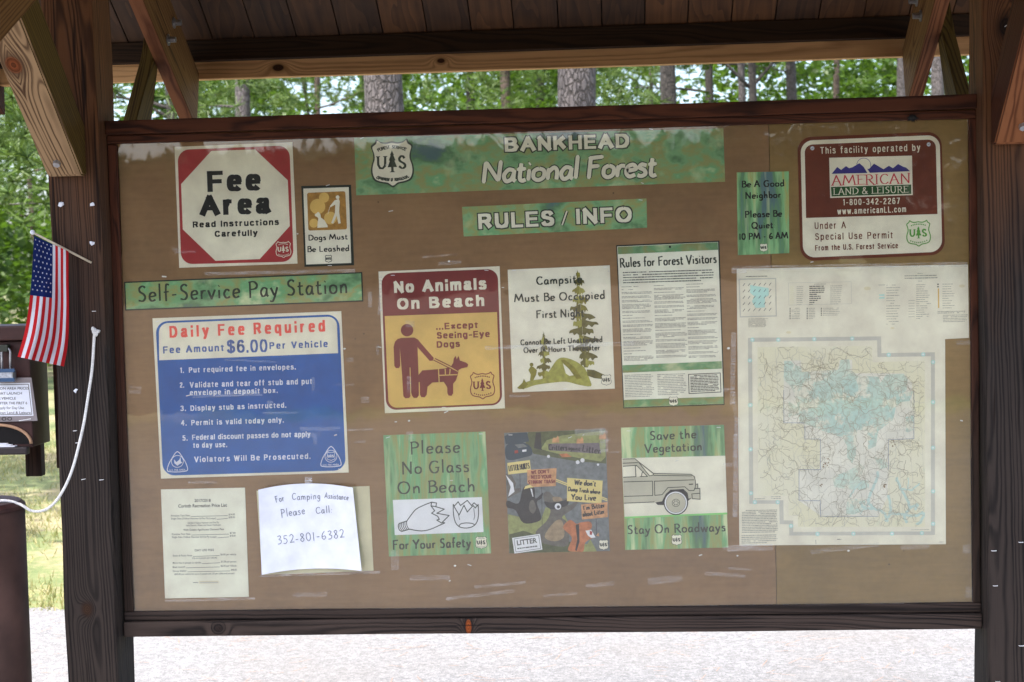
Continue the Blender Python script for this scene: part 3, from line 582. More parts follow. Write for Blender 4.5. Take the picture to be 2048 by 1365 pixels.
# ---------------------------------------------------------------- the kiosk: posts, braces, rafters, roof, board
K = empty('information_kiosk', (0, 0, 0), 'roofed brown timber kiosk whose two posts and wide frame hold the notice board', 'kiosk')
PX0, PX1 = -1.2370, -1.1030
def post(x0, x1):
    bm = bmesh.new(); add_box(bm, x0, x1, -.06, .085, -.02, 2.695, .007)
    bmesh.ops.subdivide_edges(bm, edges=[e for e in bm.edges if abs(e.verts[0].co.z - e.verts[1].co.z) > 1], cuts=60)
    for v in bm.verts:
        v.co.x += .0025 * math.sin(v.co.z * 4.1 + x0 * 9) + .0012 * math.sin(v.co.z * 17 + v.co.y * 30)
        v.co.y += .002 * math.sin(v.co.z * 3.1 + x0 * 5)
    return bm_obj('post', bm, MW['post'], K, along=(0, 0, 1), seed=3 if x0 < 0 else 8)
pl, pr_ = post(PX0, PX1), post(1.104, 1.244)
# white staples and paper scraps left on the posts
def staples(parent, spots, Y):
    for (px, py, L, a) in spots:
        p = B(px, py, Y); d = Vector((math.cos(a), 0, math.sin(a))) * L / 2
        bm = bmesh.new(); add_tube(bm, [p - d + Vector((0, .003, 0)), p - d * .95 - Vector((0, .002, 0)), p + d * .95 - Vector((0, .002, 0)), p + d + Vector((0, .003, 0))], .0009, 5)
        bm_obj('staple', bm, M_staple, parent)
staples(pl, [(188, 623, .009, 0), (150, 862, .009, .1), (155, 886, .009, .1), (167, 959, .010, .2), (203, 960, .010, .1), (40, 200, .004, 0)][:5], -.0625)
staples(pr_, [(1988, 1102, .011, .02), (1991, 1172, .010, .02), (2042, 1085, .010, 0), (2043, 1292, .011, 0), (1996, 1364, .010, 0), (2012, 52, .006, .6)], -.0625)
r = random.Random(4)
for (px, py, s) in [(122, 409, .0075), (185, 409, .0065), (184, 486, .006), (151, 782, .005)]:
    p = B(px, py, -.064); bm = bmesh.new()
    bmesh.ops.create_icosphere(bm, subdivisions=1, radius=s, matrix=Matrix.Translation(p) @ Matrix.Diagonal((1, .4, .9, 1)))
    for v in bm.verts: v.co += Vector((r.uniform(-1, 1), r.uniform(-.4, .4), r.uniform(-1, 1))) * .0022
    bm_obj('paper_scrap', bm, MI['bright'], pl)
def bolt(parent, p, nrm, r=.016):
    bm = bmesh.new(); M = Matrix.Translation(p) @ nrm.to_track_quat('Z', 'Y').to_matrix().to_4x4()
    bmesh.ops.create_cone(bm, cap_ends=True, segments=24, radius1=r, radius2=r, depth=.003, matrix=M)
    bmesh.ops.create_cone(bm, cap_ends=True, segments=6, radius1=r * .62, radius2=r * .55, depth=.011, matrix=M @ Matrix.Translation((0, 0, .0065)))
    bm_obj('bolt', bm, MI_steel, parent)
MI_steel = paint('galvanised_steel', (.42, .43, .45), .4, .25, 120, .5, .8)
def knee_front(x0, x1, z0, mat, seed):
    y = -.062; bm = bmesh.new()
    add_prism_x(bm, [(y, z0), (y - .032, z0), (y - .032 - .56, z0 + .50), (y - .56, z0 + .60), (y - .42, z0 + .52), (y, z0 + .128)], x0, x1, .004)
    return bm_obj('knee_brace', bm, mat, K, along=(0, -.75, .67), seed=seed)
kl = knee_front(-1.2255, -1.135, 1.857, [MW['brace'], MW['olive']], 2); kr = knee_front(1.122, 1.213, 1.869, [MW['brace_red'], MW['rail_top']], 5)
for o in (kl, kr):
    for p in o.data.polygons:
        if abs(p.normal.x) > .8: p.material_index = 1  # ground light on the front, shade on the sides put into the colour
nf = Vector((0, -.67, -.75)).normalized()
bolt(kl, Vector((B(122, 317, -.1).x, -.127, 1.8895)), nf); bolt(kr, Vector((B(2041, 252, -.12).x, -.136, 1.909)), nf)
def knee_rear(x0, x1, seed):
    bm = bmesh.new(); f = lambda y: 2.05 + 1.07 * (y - .42)
    add_prism_x(bm, [(.087, f(.087)), (.087, f(-.06)), (.50, 1.95), (.565, 2.06), (.66, 2.25), (.70, 2.36), (.68, 2.37), (.60, f(.60))], x0, x1, .002)
    return bm_obj('knee_brace', bm, MW['olive'], K, along=(0, .7, .7), seed=seed)
knee_rear(-1.187, -1.149, 3); knee_rear(1.149, 1.187, 6)
RID = .012
zu = lambda y: 2.340 + .61 * (.91 - y)             # underside of the rear deck
zr = lambda y: 2.335 + .61 * (.8 - y)              # top of the rear rafters
zf = lambda y: 2.888 + .60 * (y - RID)            # underside of the front deck
def rafters(x0, x1, seed):
    zl = lambda y: 2.225 + .60 * (.62 - y)
    bm = bmesh.new(); add_prism_x(bm, [(RID, zl(RID)), (.90, zl(.90)), (.946, zr(.946) - .03), (.946, zr(.946) - .004), (RID, zr(RID) - .004)], x0, x1, .002)
    rr = bm_obj('rafter', bm, [MW['rafter'], MW['brace_red']], K, along=(0, .85, -.52), seed=seed)
    for p in rr.data.polygons:
        if p.normal.z < -.5: p.material_index = 1
    zl2 = lambda y: 2.17 + .57 * (y + .55)
    bm = bmesh.new(); add_prism_x(bm, [(RID - .003, zf(RID) - .004), (RID - .003, zl2(RID)), (-.95, zl2(-.95)), (-.95, zf(-.95) - .004)], x0, x1, .002)
    rf = bm_obj('rafter', bm, MW['rafter'], K, along=(0, -.85, -.5), seed=seed + 1)
    return rr
rl = rafters(-1.147, -1.105, 11); rrt = rafters(1.105, 1.147, 15)
def wedge_bolt(parent, px, py, X, sgn):
    d = CR @ Vector(((px - 1024) / FPX, 1, (682.5 - py) / FPX)); t = (X - CAMP.x) / d.x; p = CAMP + d * t
    bm = bmesh.new(); M = Matrix.Translation(p) @ Matrix.Rotation(math.pi / 2 * sgn, 4, 'Y')
    bmesh.ops.create_cone(bm, cap_ends=True, segments=16, radius1=.017, radius2=.017, depth=.003, matrix=M); bmesh.ops.create_cone(bm, cap_ends=True, segments=6, radius1=.010, radius2=.009, depth=.022, matrix=M @ Matrix.Translation((0, 0, .011)))
    bm_obj('bolt', bm, MI_steel, parent)
for px, py in ((348, 46), (337, 80)): wedge_bolt(rl, px, py, -1.1035, 1)
for px, py in ((1841, 32), (1833, 2)): wedge_bolt(rrt, px, py, 1.1035, -1)
# outer (barge) rafters
for x0, x1, sd in ((-1.80, -1.762, 21), (1.762, 1.80, 25)):
    bm = bmesh.new(); add_prism_x(bm, [(RID, zu(RID) - .15), (1.0, zu(1.0) - .15), (1.0, zu(1.0) - .004), (RID, zu(RID) - .004)], x0, x1); bm_obj('barge_rafter', bm, MW['rail_top'], K, along=(0, .85, -.52), seed=sd)
    bm = bmesh.new(); add_prism_x(bm, [(RID, zf(RID) - .15), (-.95, zf(-.95) - .15), (-.95, zf(-.95) - .004), (RID, zf(RID) - .004)], x0, x1); bm_obj('barge_rafter', bm, MW['rail_top'], K, along=(0, -.85, -.52), seed=sd + 1)
def board_bar(name, x0, x1, y0, y1, z0, z1, mat, seed, parent=K, bev=.003, wob=0.0):
    bm = bmesh.new(); add_box(bm, x0, x1, y0, y1, z0, z1, bev); lx = x1 - x0 > z1 - z0
    if wob:
        bmesh.ops.subdivide_edges(bm, edges=[e for e in bm.edges if (e.verts[0].co - e.verts[1].co).length > .8], cuts=40)
        for v in bm.verts:
            t = v.co.x if lx else v.co.z
            d = wob * (math.sin(t * 3.3 + seed) + .4 * math.sin(t * 11 + seed * 2))
            if lx: v.co.z += d
            else: v.co.x += d
    return bm_obj(name, bm, mat, parent, along=(1, 0, 0) if lx else (0, 0, 1), seed=seed)
board_bar('rear_fascia', -1.757, 1.757, .950, .988, 2.2215, zu(.988) - .003, MW['fascia'], 31)
board_bar('front_fascia', -1.80, 1.80, -.992, -.954, 2.175, zf(-.992) - .003, MW['fascia'], 33)
board_bar('purlin', -1.757, 1.757, .905, .943, 2.274, zu(.905) - .004, MW['blocking'], 35)
board_bar('purlin', -1.757, 1.757, .40, .438, 2.59, zu(.438) - .003, MW['blocking'], 36)
board_bar('ridge_beam', -1.757, 1.757, RID - .02, RID + .02, 2.70, 2.86, MW['blocking'], 37)
def deck(name, zfun, ya, yb):
    bm = bmesh.new(); lay = bm.verts.layers.float.new('tone'); gg = bm.verts.layers.float_vector.new('g'); r = random.Random(5)
    x = -1.86; tones = []
    pat = [.25, .12, .3, .2, .75, .3, .7, .35, .3, .25, .95, .9, .3, .7, .75, .8, .45, .5, .4, .2]
    k = 0
    while x < 1.85:
        wd = r.uniform(.132, .139); x1 = min(1.86, x + wd - .004); tn = pat[int((x + 1.1) / .14) % len(pat)] if x > -1.2 else .1; o = r.uniform(0, 30)
        dz = r.uniform(0, .003)
        vs_ = []
        for (yy, up_) in ((ya, 0), (yb, 0), (yb, .019), (ya, .019)):
            for xx in (x, x1):
                v = bm.verts.new((xx, yy, zfun(yy) + up_ + dz)); v[lay] = tn; v[gg] = Vector((yy * 1.18 + o, xx + o, 0)); vs_.append(v)
        a = vs_
        for f in ((0, 1, 3, 2), (2, 3, 5, 4), (4, 5, 7, 6), (6, 7, 1, 0), (0, 2, 4, 6), (1, 7, 5, 3)): bm.faces.new([a[i] for i in f])
        x += wd; k += 1
    return bm_obj(name, bm, MD, K)
deck('roof_deck', zu, RID, 1.04); deck('roof_deck', zf, -1.04, RID)
bm = bmesh.new()
add_prism_x(bm, [(RID, zu(RID) + .026), (1.07, zu(1.07) + .026), (1.07, zu(1.07) + .036), (RID, zu(RID) + .045), (-1.07, zf(-1.07) + .036), (-1.07, zf(-1.07) + .026)], -1.9, 1.9)
bm_obj('roof_covering', bm, M_shingle, K)
# the notice board
NB = empty('notice_board', (0, .02, 1.33)); NB.parent = K
bm = bmesh.new(); xs = B(1545, 700, .017).x
add_box(bm, -1.10, xs - .0008, .017, .029, .70, 1.97); bm_obj('backing_panel', bm, M_board, NB)
bm = bmesh.new(); add_box(bm, xs + .0008, 1.10, .0176, .029, .70, 1.97); bm_obj('backing_panel', bm, M_board2, NB)
bm = bmesh.new(); add_box(bm, -1.10, 1.10, .0305, .043, .70, 1.97); bm_obj('rear_panel', bm, MW['rail_top'], NB, along=(1, 0, 0))
board_bar('top_rail', -1.1015, 1.1025, -.008, .047, 1.9645, 2.0, MW['rail_top'], 41, NB, .003, .0007)
board_bar('top_bead', -1.1015, 1.1025, .002, .047, 1.9415, 1.9628, MW['rail_top'], 44, NB, .004, .0009)
board_bar('bottom_rail', -1.1015, 1.1025, -.008, .047, .6592, .6985, wood('gnarled_rail_timber', W((84, 70, 62), .4), W((24, 20, 19), .45), ring=.011, bump=.7, tilt=.06, checks=.6, knots=[((B(937, 1252, -.008).x, -.008, .678), .012, W((168, 84, 36), .6), (1.5, .3, .6)), ((-.85, -.008, .68), .008, S(40, 30, 26), (.8, .3, 1))]), 47, NB, .004, .0007)
board_bar('bottom_bead', -1.1015, 1.1025, .001, .047, .6998, .7225, MW['rail_low'], 48, NB, .004, .0007)
board_bar('stile', -1.1015, -1.0770, .003, .047, .7235, 1.9405, MW['stile'], 51, NB, .004, .0009)
board_bar('stile', 1.0835, 1.1025, .003, .047, .7235, 1.9405, MW['stile'], 53, NB, .004, .0009)
bm = bmesh.new(); add_box(bm, -1.0768, 1.0832, .0095, .0112, .7228, 1.9412); bm_obj('clear_pane', bm, M_pane, NB)
# tape, scuffs and staples on the pane
r = random.Random(11)
def film(name, quads, mat, Y):
    for i, q_ in enumerate(quads): quads_obj(name, np.array([[tuple(B(x, y, Y - i * 2e-5)) for x, y in q_]]), mat, NB, base=wloc(NB))
def strip(cx, cy, w_, h_, a=-.03):
    ca, sa = math.cos(a), math.sin(a); return [(cx + x * ca - y * sa, cy + x * sa + y * ca) for x, y in ((-w_ / 2, -h_ / 2), (w_ / 2, -h_ / 2), (w_ / 2, h_ / 2), (-w_ / 2, h_ / 2))]
sc_ = [(720, 860, 46, 4), (1040, 792, 36, 6), (500, 722, 90, 4), (480, 784, 50, 7), (560, 826, 60, 5), (640, 858, 70, 8), (620, 870, 40, 10), (720, 884, 20, 5), (690, 770, 30, 3), (626, 768, 6, 26), (630, 880, 8, 18), (370, 505, 40, 5), (352, 500, 12, 14), (820, 648, 16, 12), (818, 770, 8, 34), (1330, 1160, 60, 14), (1450, 1150, 70, 8), (1480, 1138, 40, 5), (860, 1156, 70, 10), (790, 1120, 14, 40), (1000, 1170, 90, 6), (960, 1190, 120, 7), (620, 1190, 60, 9), (1200, 1170, 50, 8), (1120, 1190, 60, 5), (1480, 1094, 60, 8), (1690, 1097, 120, 8), (1830, 1094, 50, 10), (1934, 1100, 14, 20), (1938, 1185, 12, 22), (1930, 686, 30, 8), (1470, 900, 8, 60), (1470, 810, 6, 50), (755, 700, 5, 20), (700, 720, 12, 8), (730, 800, 14, 12), (270, 780, 22, 16), (640, 984, 50, 6), (405, 965, 50, 6), (1450, 780, 14, 8), (900, 526, 40, 8), (880, 512, 60, 4), (540, 806, 10, 8), (820, 872, 12, 18), (1455, 930, 16, 8), (1228, 905, 18, 4), (1215, 880, 10, 5)]
film('scuff_mark', [strip(*q_[:2], q_[2] * 1.15, q_[3], r.uniform(-.12, .06)) for q_ in sc_], M_scuff, .0091)
film('tape_strip', [strip(1478, 500 + 42, 30, 10), strip(1700, 533, 470, 9, -.018), strip(760, 590, 6, 80, .04), strip(1500, 1096, 90, 12), strip(1180, 864, 60, 14), strip(1208, 882, 16, 46), strip(740, 600, 8, 30), strip(1466, 740, 10, 150, .02), strip(1472, 935, 10, 200, .02), strip(640, 1148, 240, 6), strip(420, 1200, 180, 5), strip(1120, 692, 300, 8), strip(560, 545, 300, 7, -.02), strip(455, 790, 140, 8)], M_tape, .0088)
for k in range(24):
    bm = bmesh.new(); x, y = r.choice([(r.uniform(250, 1930), r.uniform(300, 1200)), (r.uniform(700, 1240), r.uniform(500, 880))])
    p = B(x, y, .0088); a = r.uniform(-.4, .4); L = r.uniform(.002, .006); d = Vector((math.cos(a), 0, math.sin(a))) * L
    add_tube(bm, [p - d, p + d], r.uniform(.0008, .0018), 5); bm_obj('staple_remnant', bm, MI['mapgrey'], NB)
for x, y, s in [(683, 262, 3), (620, 960, 2), (898, 523, 4), (689, 698, 4), (762, 621, 4), (1457, 697, 5), (1697, 1102, 4), (910, 1132, 4), (818, 842, 4), (1946, 845, 4), (595, 468, 3), (1475, 1112, 3)]:
    p = B(x, y, .0086); bm = bmesh.new(); bmesh.ops.create_icosphere(bm, subdivisions=1, radius=s * .0007, matrix=Matrix.Translation(p) @ Matrix.Diagonal((1.3, .3, .9, 1))); bm_obj('tack', bm, MI['mapgrey'], NB)
# a dark burr-like insect nest under the top rail
o = Vector(B(1825, 236, -.004)); bm = bmesh.new(); r = random.Random(3)
bmesh.ops.create_icosphere(bm, subdivisions=2, radius=.010, matrix=Matrix.Translation(o) @ Matrix.Diagonal((1.1, .6, .8, 1)))
for k in range(34):
    a = r.uniform(math.pi * .95, math.pi * 2.05); L = r.uniform(.008, .017); add_tube(bm, [o, o + Vector((math.cos(a) * L, r.uniform(-.008, .002), math.sin(a) * L * .8))], [.002, .0004], 4)
nest = bm_obj('insect_nest', bm, paint('black_nest', (.012, .012, .012), .9)); tag(nest, 'small black bristly nest stuck under the top rail at its right end', 'nest')

# ---------------------------------------------------------------- the signs on the board
SG = 'signs and notices pinned to the board'
# Fee Area
z = zoom(320, 270, 3.9)
s = Sign('fee_sign', 'square red and white sign reading Fee Area, Read Instructions Carefully', 'sign', z((113, 95), (1032, 57), (1072, 1005), (150, 1038)), group=SG)
s.rect('border', 'red', z((137, 118), (1010, 82), (1043, 990), (165, 1010)), 1, 23)
s.poly('border', 'white', z((400, 127), (742, 115), (997, 355), (1013, 712), (778, 970), (433, 983), (178, 738), (165, 385)), 2)
s.bold('black', 'Fee', *z((372, 447), (788, 432)), 41.5, 10.5, 3); s.bold('black', 'Area', *z((315, 632), (862, 612)), 39.5, 10.3, 3)
s.bold('black', 'Read Instructions', *z((257, 725), (928, 703)), 12.2, 2.9, 3); s.bold('black', 'Carefully', *z((428, 797), (762, 787)), 12, 2.9, 3)
s.emblem(*z((963, 895)), 29.5, 32, 'white', layer=3); s.staples((360, 297, -.3), (578, 289, .3), (464, 291, 0)); s.build()
# Dogs Must Be Leashed
s = Sign('dog_leash_sign', 'small black-edged cream sign with dog picture reading Dogs Must Be Leashed', 'sign', z((1102, 400), (1490, 390), (1513, 1018), (1127, 1030)), mat='blackedge', group=SG)
s.rect('face', 'cream', z((1118, 420), (1472, 408), (1492, 1000), (1140, 1012)), 1)
s.rect('picture', 'palebrown', z((1147, 453), (1446, 440), (1459, 738), (1157, 748)), 2, 4)
for c_, rr in (((1230, 560), 60), ((1330, 650), 50), ((1280, 490), 40), ((1200, 690), 35)): s.circle('picture', 'tan', z(c_), rr / 3.9, 3)
s.circle('picture', 'cream', z((1386, 487)), 3.7, 4)
s.poly('picture', 'cream', z((1362, 512), (1395, 500), (1403, 520), (1398, 600), (1410, 690), (1392, 694), (1378, 632), (1352, 694), (1336, 688), (1365, 610), (1368, 545), (1330, 565), (1326, 556)), 4)
s.line('picture', 'cream', z((1326, 560), (1310, 620)), .7, 4)
s.poly('picture', 'cream', z((1207, 622), (1222, 612), (1228, 604), (1240, 603), (1252, 622), (1256, 645), (1284, 668), (1306, 705), (1310, 722), (1228, 726), (1230, 690), (1236, 652), (1224, 640), (1210, 634)), 4)
s.hand('black', 'Dogs Must', *z((1158, 824), (1462, 814)), 10.5, 1.8); s.hand('black', 'Be Leashed', *z((1150, 914), (1475, 906)), 11, 1.8)
s.emblem(*z((1315, 967)), 13, 14.5, 'textdark', layer=2); s.staples((656, 371, -.3), (660, 531.5, 0)); s.build()
# Self-Service Pay Station
c = [(248, 564), (724.5, 544.5), (726.8, 603.5), (250.3, 621.8)]
s = Sign('pay_station_sign', 'long dark-edged green strip lettered Self-Service Pay Station', 'sign', c, mat='blackedge', group=SG)
s.rect('face', MG['pay'], inset(c, 2.6), 1); s.hand('ink', 'Self-Service Pay Station', (276, 604), (695, 586.5), 31, 3.1, gap=15, space=38); s.build()
# Daily Fee Required
z = zoom(290, 610, 3.69)
s = Sign('daily_fee_sign', 'large blue sign with a white heading reading Daily Fee Required', 'sign', z((55, 100), (1448, 47), (1503, 1238), (118, 1283)), group=SG)
s.rect('border', 'blue', z((78, 124), (1432, 70), (1483, 1222), (133, 1262)), 1, 24); s.rect('heading_field', 'white', z((103, 137), (1415, 86), (1425, 357), (105, 410)), 2, 18, '1100')
s.bold('redtxt', 'Daily Fee Required', *z((183, 243), (1330, 197)), 23, 4.6, 3, gap=62)
s.bold('bluetxt', 'Fee Amount', *z((135, 360), (585, 341)), 14, 2.9, 3, gap=48); s.bold('bluetxt', '$6.00', *z((605, 356), (905, 348)), 25.5, 4.0, 3); s.bold('bluetxt', 'Per Vehicle', *z((920, 327), (1350, 312)), 13.5, 2.8, 3, gap=50)
for t, a, b in [('1.', (260, 503), (288, 502)), ('Put required fee in envelopes.', (325, 501), (1113, 477)), ('2.', (258, 612), (290, 611)), ('Validate and tear off stub and put', (332, 612), (1235, 584)), ('envelope in deposit box.', (332, 668), (980, 650)), ('3.', (262, 784), (303, 783)), ('Display stub as instructed.', (337, 783), (1043, 759)), ('4.', (267, 892), (308, 891)), ('Permit is valid today only.', (343, 890), (1025, 869)), ('5.', (277, 1003), (315, 1002)), ('Federal discount passes do not apply', (349, 998), (1222, 973)), ('to day use.', (356, 1056), (607, 1050)), ('Violators Will Be Prosecuted.', (365, 1162), (1222, 1136))]:
    s.bold('pale', t, *z(a, b), 10.6 if t[0] != 'V' else 11.2, 2.0, 3, gap=44 if t[0] != 'F' else 36)
for cx, cy in (z((240, 1158)), z((1373, 1120))):
    T = lambda x, y: (cx + x * 20, cy + y * 20 - x * .6)
    s.line('emblem', 'pale', [T(*p) for p in catmull([(0, -1.02), (.55, -.35), (.9, .3), (1, .88), (.5, 1.0), (0, 1.02), (-.5, 1.0), (-1, .88), (-.9, .3), (-.55, -.35)], 3, True)], 1.5, 3, closed=True)
    s.line('emblem', 'pale', [T(.6 * math.cos(a / 10 * math.pi), -.03 + .6 * math.sin(a / 10 * math.pi)) for a in range(20)], 1.1, 3, closed=True)
    s.text('pale', 'U.S. FEE AREA', T(-.8, .9), T(.8, .9), 3.2, 3, .01, part='emblem')
    if cx < 500: s.poly('emblem', 'pale', [T(*p) for p in [(-.35, -.25), (-.1, .05), (.2, -.2), (.3, -.5), (.35, 0), (.5, .1), (.2, .25), (0, .4), (-.3, .15)]], 3)
    else: s.emblem(*T(0, -.03), 16, 17, 'pale', layer=3, lw=1.0)
s.staples((316, 643, -.4), (672, 627, .3), (681, 939, .3)); s.build()
# price list
z = zoom(300, 940, 4.267)
c = z((93, 168), (810, 153), (843, 1085), (128, 1098))
s = Sign('price_list', 'letter-size cream sheet of small print headed Recreation Price List', 'notice', c, mat='paper', group=SG, panel='sheet')
tx = lambda t, a, b, cap, bold=.008: s.text('textdark', t, *z(a, b), cap / 4.267, 1, bold)
tx('2017/2018', (380, 275), (518, 273), 24, .02); tx('Corinth Recreation Price List', (242, 323), (657, 315), 27, .02)
def row(l, x1, rgt, x2, y, x0=180, dots=True):
    tx(l, (x0, y), (x1, y - 3), 15); tx(rgt, (x2, y - 11), (725 + (y - 400) * .03, y - 12), 15)
    if dots: s.line('lettering', 'textdark', z((x1 + 8, y - 1), (x2 - 8, y - 9)), .8, 1)
row('Primitive Tent Sites', 340, '$14.00', 672, 400); row('Single Sites (Yellow Hammer & Fire Fly Loops)', 562, '$28.00', 672, 424)
tx('(30/50 A Yellow Hammer and Fire Fly', (322, 462), (588, 456), 14); tx('have Electric, Water and Sewer Hookups)', (310, 482), (602, 476), 14); tx('With Golden Age/Access Discount Pass', (285, 521), (630, 514), 16, .014)
row('Primitive Tent Sites', 345, '$7.00', 682, 558, 188); row('Single Sites (Yellow Hammer & Fire Fly Loops)', 568, '$18.00', 682, 582, 188)
tx('DAY USE FEES', (383, 696), (546, 692), 17, .014); row('Swim & Picnic Area', 358, '$6.00 per vehicle', 602, 741, 195); tx('(Up to 6 people per vehicle)', (362, 761), (572, 756), 14)
row('More than 6 people in vehicle', 435, '$1.00 per person', 608, 802, 195); row('Boat Launch', 300, '$6.00 per Vehicle', 604, 838, 195); row('Group Shelter', 312, '$40.00', 692, 872, 195); tx('($40.00 per vehicle for up to 6 people and .50 per additional person)', (208, 898), (720, 890), 14); tx('www.', (368, 968), (415, 967), 14)
s.line('smudge', 'manila', z((420, 960), (585, 958)), 5.2, 1); s.line('smudge', 'mapgrey', z((425, 962), (580, 960)), 2.6, 2); s.build()
# yellowed laminated sheet behind the hand-written note
s = Sign('laminated_sheet', 'yellowed laminated sheet showing out behind the curled white note', 'notice', [(513, 982), (738.8, 972.6), (747, 1142), (524, 1150)], mat='yellowed', group=SG, panel='sheet'); s.build()
# hand-written note, taped outside the pane and curling off it
NTL, NTR, NBR, NBL = (516.5, 980), (705.5, 976), (723.2, 1142.5), (523.5, 1150)
def note_pt(px, py):
    v = (py - 978) / 168; xl = NTL[0] + (NBL[0] - NTL[0]) * v; xr = NTR[0] + (NBR[0] - NTR[0]) * v; u = (px - xl) / (xr - xl)
    return   .0065 - .022 * abs(2 * u - 1) ** 2.0 * (.55 + .75 * abs(2 * v - 1))
bm = bmesh.new(); gr = []
for j in range(15):
    v = j / 14; row_ = []
    for i in range(25):
        u = i / 24; bow = 1 - (2 * u - 1) ** 2
        x, y = quad_uv((NTL, NTR, NBR, NBL), u, v); y -= bow * (10.5 * (1 - v) + 8.5 * v)
        row_.append(bm.verts.new(B(x, y, note_pt(x, y))))
    gr.append(row_)
for j in range(14):
    for i in range(24): bm.faces.new((gr[j][i], gr[j][i + 1], gr[j + 1][i + 1], gr[j + 1][i]))
NT = empty('handwritten_note', B(617, 1140, .007), 'curled white paper with handwriting giving a number to call for camping assistance', 'note', SG)
bm_obj('sheet', bm, MI['bright'], NT, smooth=True)
z = zoom(300, 940, 4.267); bm = bmesh.new(); r = random.Random(2)
for t, a, b, cap in [('For', (1075, 282), (1145, 264), 12.5), ('Camping', (1212, 258), (1452, 250), 13), ('Assistance', (1490, 242), (1690, 258), 11), ('Please', (1122, 405), (1322, 378), 15), ('Call:', (1415, 376), (1556, 366), 13), ('352-801-6382', (1088, 636), (1658, 578), 17)]:
    sts, tw = stroke_text(t, 18); a, b = Vector(z(a)), Vector(z(b)); d = (b - a); L = d.length; d.normalize(); n_ = Vector((d.y, -d.x))
    for st in sts:
        j1, j2 = r.uniform(-3, 3), r.uniform(-4, 4); pts = []
        for x, y in st:
            p = a + d * ((x + j1 + r.uniform(-.8, .8)) * L / tw) + n_ * ((y + j2) / 100 * cap); pts.append(B(p.x, p.y, note_pt(p.x, p.y) - .0011))
        add_tube(bm, pts, .00072, 5)
bm_obj('handwriting', bm, paint('pen_ink', (.15, .16, .19), .6), NT)
quads_obj('tape', np.array([[tuple(B(x, y, yy)) for x, y, yy in ((609.3, 955, .0085), (623.5, 953.5, .0085), (625, 967, .0050), (610, 967.5, .0050))]]), film_mat('note_tape', (.8, .8, .8), .75), NT, base=NT.location)
# banner
z = zoom(700, 240, 2.6256)
s = Sign('forest_banner', 'long green banner at the top of the board reading Bankhead National Forest', 'banner', z((22, 95), (1960, 45), (1970, 325), (33, 397)), mat=MG['banner'], group=SG)
s.emblem(*z((222, 228)), 80, 91, 'ink', 'cream', 1, words=True)
for mat_, ex, ly in (('ink', 4.4, 1), ('cream', 0, 2)): s.bold(mat_, 'BANKHEAD', *z((814, 168), (1466, 146)), 28, 6.8, ly, gap=36, extra=ex)
for mat_, wpx, ly in (('ink', 12.4, 1), ('cream', 8.0, 2)):
    s.hand(mat_, 'National', *z((690, 330), (1198, 309)), 42, wpx, ly, gap=3, capd=True, slant=.14); s.hand(mat_, 'Forest', *z((1240, 307), (1604, 294)), 42, wpx, ly, gap=4, capd=True, slant=.14)
s.staples((724, 277, -.4), (1302, 259, .2)); s.build()
s = Sign('rules_sign', 'short green strip under the banner reading Rules / Info', 'sign', z((588, 458), (1557, 413), (1560, 567), (597, 613)), mat=MG['rules'], group=SG)
for mat_, ex, ly in (('ink', 4.4, 1), ('cream', 0, 2)):
    s.bold(mat_, 'RULES', *z((676, 575), (1073, 556)), 30.5, 7.0, ly, gap=38, extra=ex); s.bold(mat_, 'INFO', *z((1190, 548), (1480, 536)), 30.5, 7.0, ly, gap=38, extra=ex, part='lettering#2'); s.line('lettering#3', mat_, z((1114, 553), (1139, 480)), 3 + ex, ly)
s.staples((1281, 400.5, .1),); s.build()
# quiet hours
z = zoom(1450, 230, 3.425)
s = Sign('quiet_sign', 'narrow upright green sign reading Be A Good Neighbor, Please Be Quiet', 'sign', z((80, 395), (437, 388), (440, 948), (88, 962)), mat=MG['quiet'], group=SG)
for t, a, b in [('Be A Good', (115, 497), (405, 489)), ('Neighbor', (140, 575), (382, 567)), ('Please Be', (137, 704), (388, 696)), ('Quiet:', (183, 780), (345, 774)), ('10 PM - 6 AM', (97, 856), (430, 847))]: s.hand('black', t, *z(a, b), 12.3, 2.1, 1)
s.emblem(*z((265, 910)), 14.6, 16, 'ink', 'cream', 1); s.build()
# operator's sign
s = Sign('operator_sign', 'brown and white round-cornered metal sign reading This facility operated by', 'sign', z((495, 155), (1482, 115), (1508, 958), (518, 1003)), mat='brown', group=SG, thick=.0014,
         outline=roundrect(z((495, 155), (1482, 115), (1508, 958), (518, 1003)), 28))
s.rect('border', 'white', z((517, 178), (1470, 138), (1488, 938), (535, 980)), 1, 24); s.rect('field', 'brown', z((545, 206), (1443, 168), (1455, 680), (555, 707)), 2, 16, '1100')
s.bold('white', 'This facility operated by', *z((652, 268), (1337, 246)), 13.5, 1.75, 3, gap=46, space=52)
s.rect('logo', 'white', z((713, 295), (1280, 280), (1285, 550), (720, 570)), 3); s.rect('logo', 'dkgreen', z((725, 495), (1275, 478), (1276, 542), (730, 560)), 4)
s.line('logo', 'navy', [tuple(Vector(z((950, 345))) + Vector((math.cos(a / 14 * math.pi), math.sin(a / 14 * math.pi))) * 14) for a in range(13, 30)], .9, 4)
s.poly('logo', 'navy', z((730, 405), (768, 358), (795, 378), (828, 352), (850, 366), (872, 360), (920, 332), (948, 356), (975, 399)), 5)
s.poly('logo', 'navy', z((992, 398), (974, 370), (985, 372), (1020, 335), (1085, 373), (1122, 350), (1150, 366), (1185, 338), (1220, 356), (1240, 362), (1267, 387)), 5)
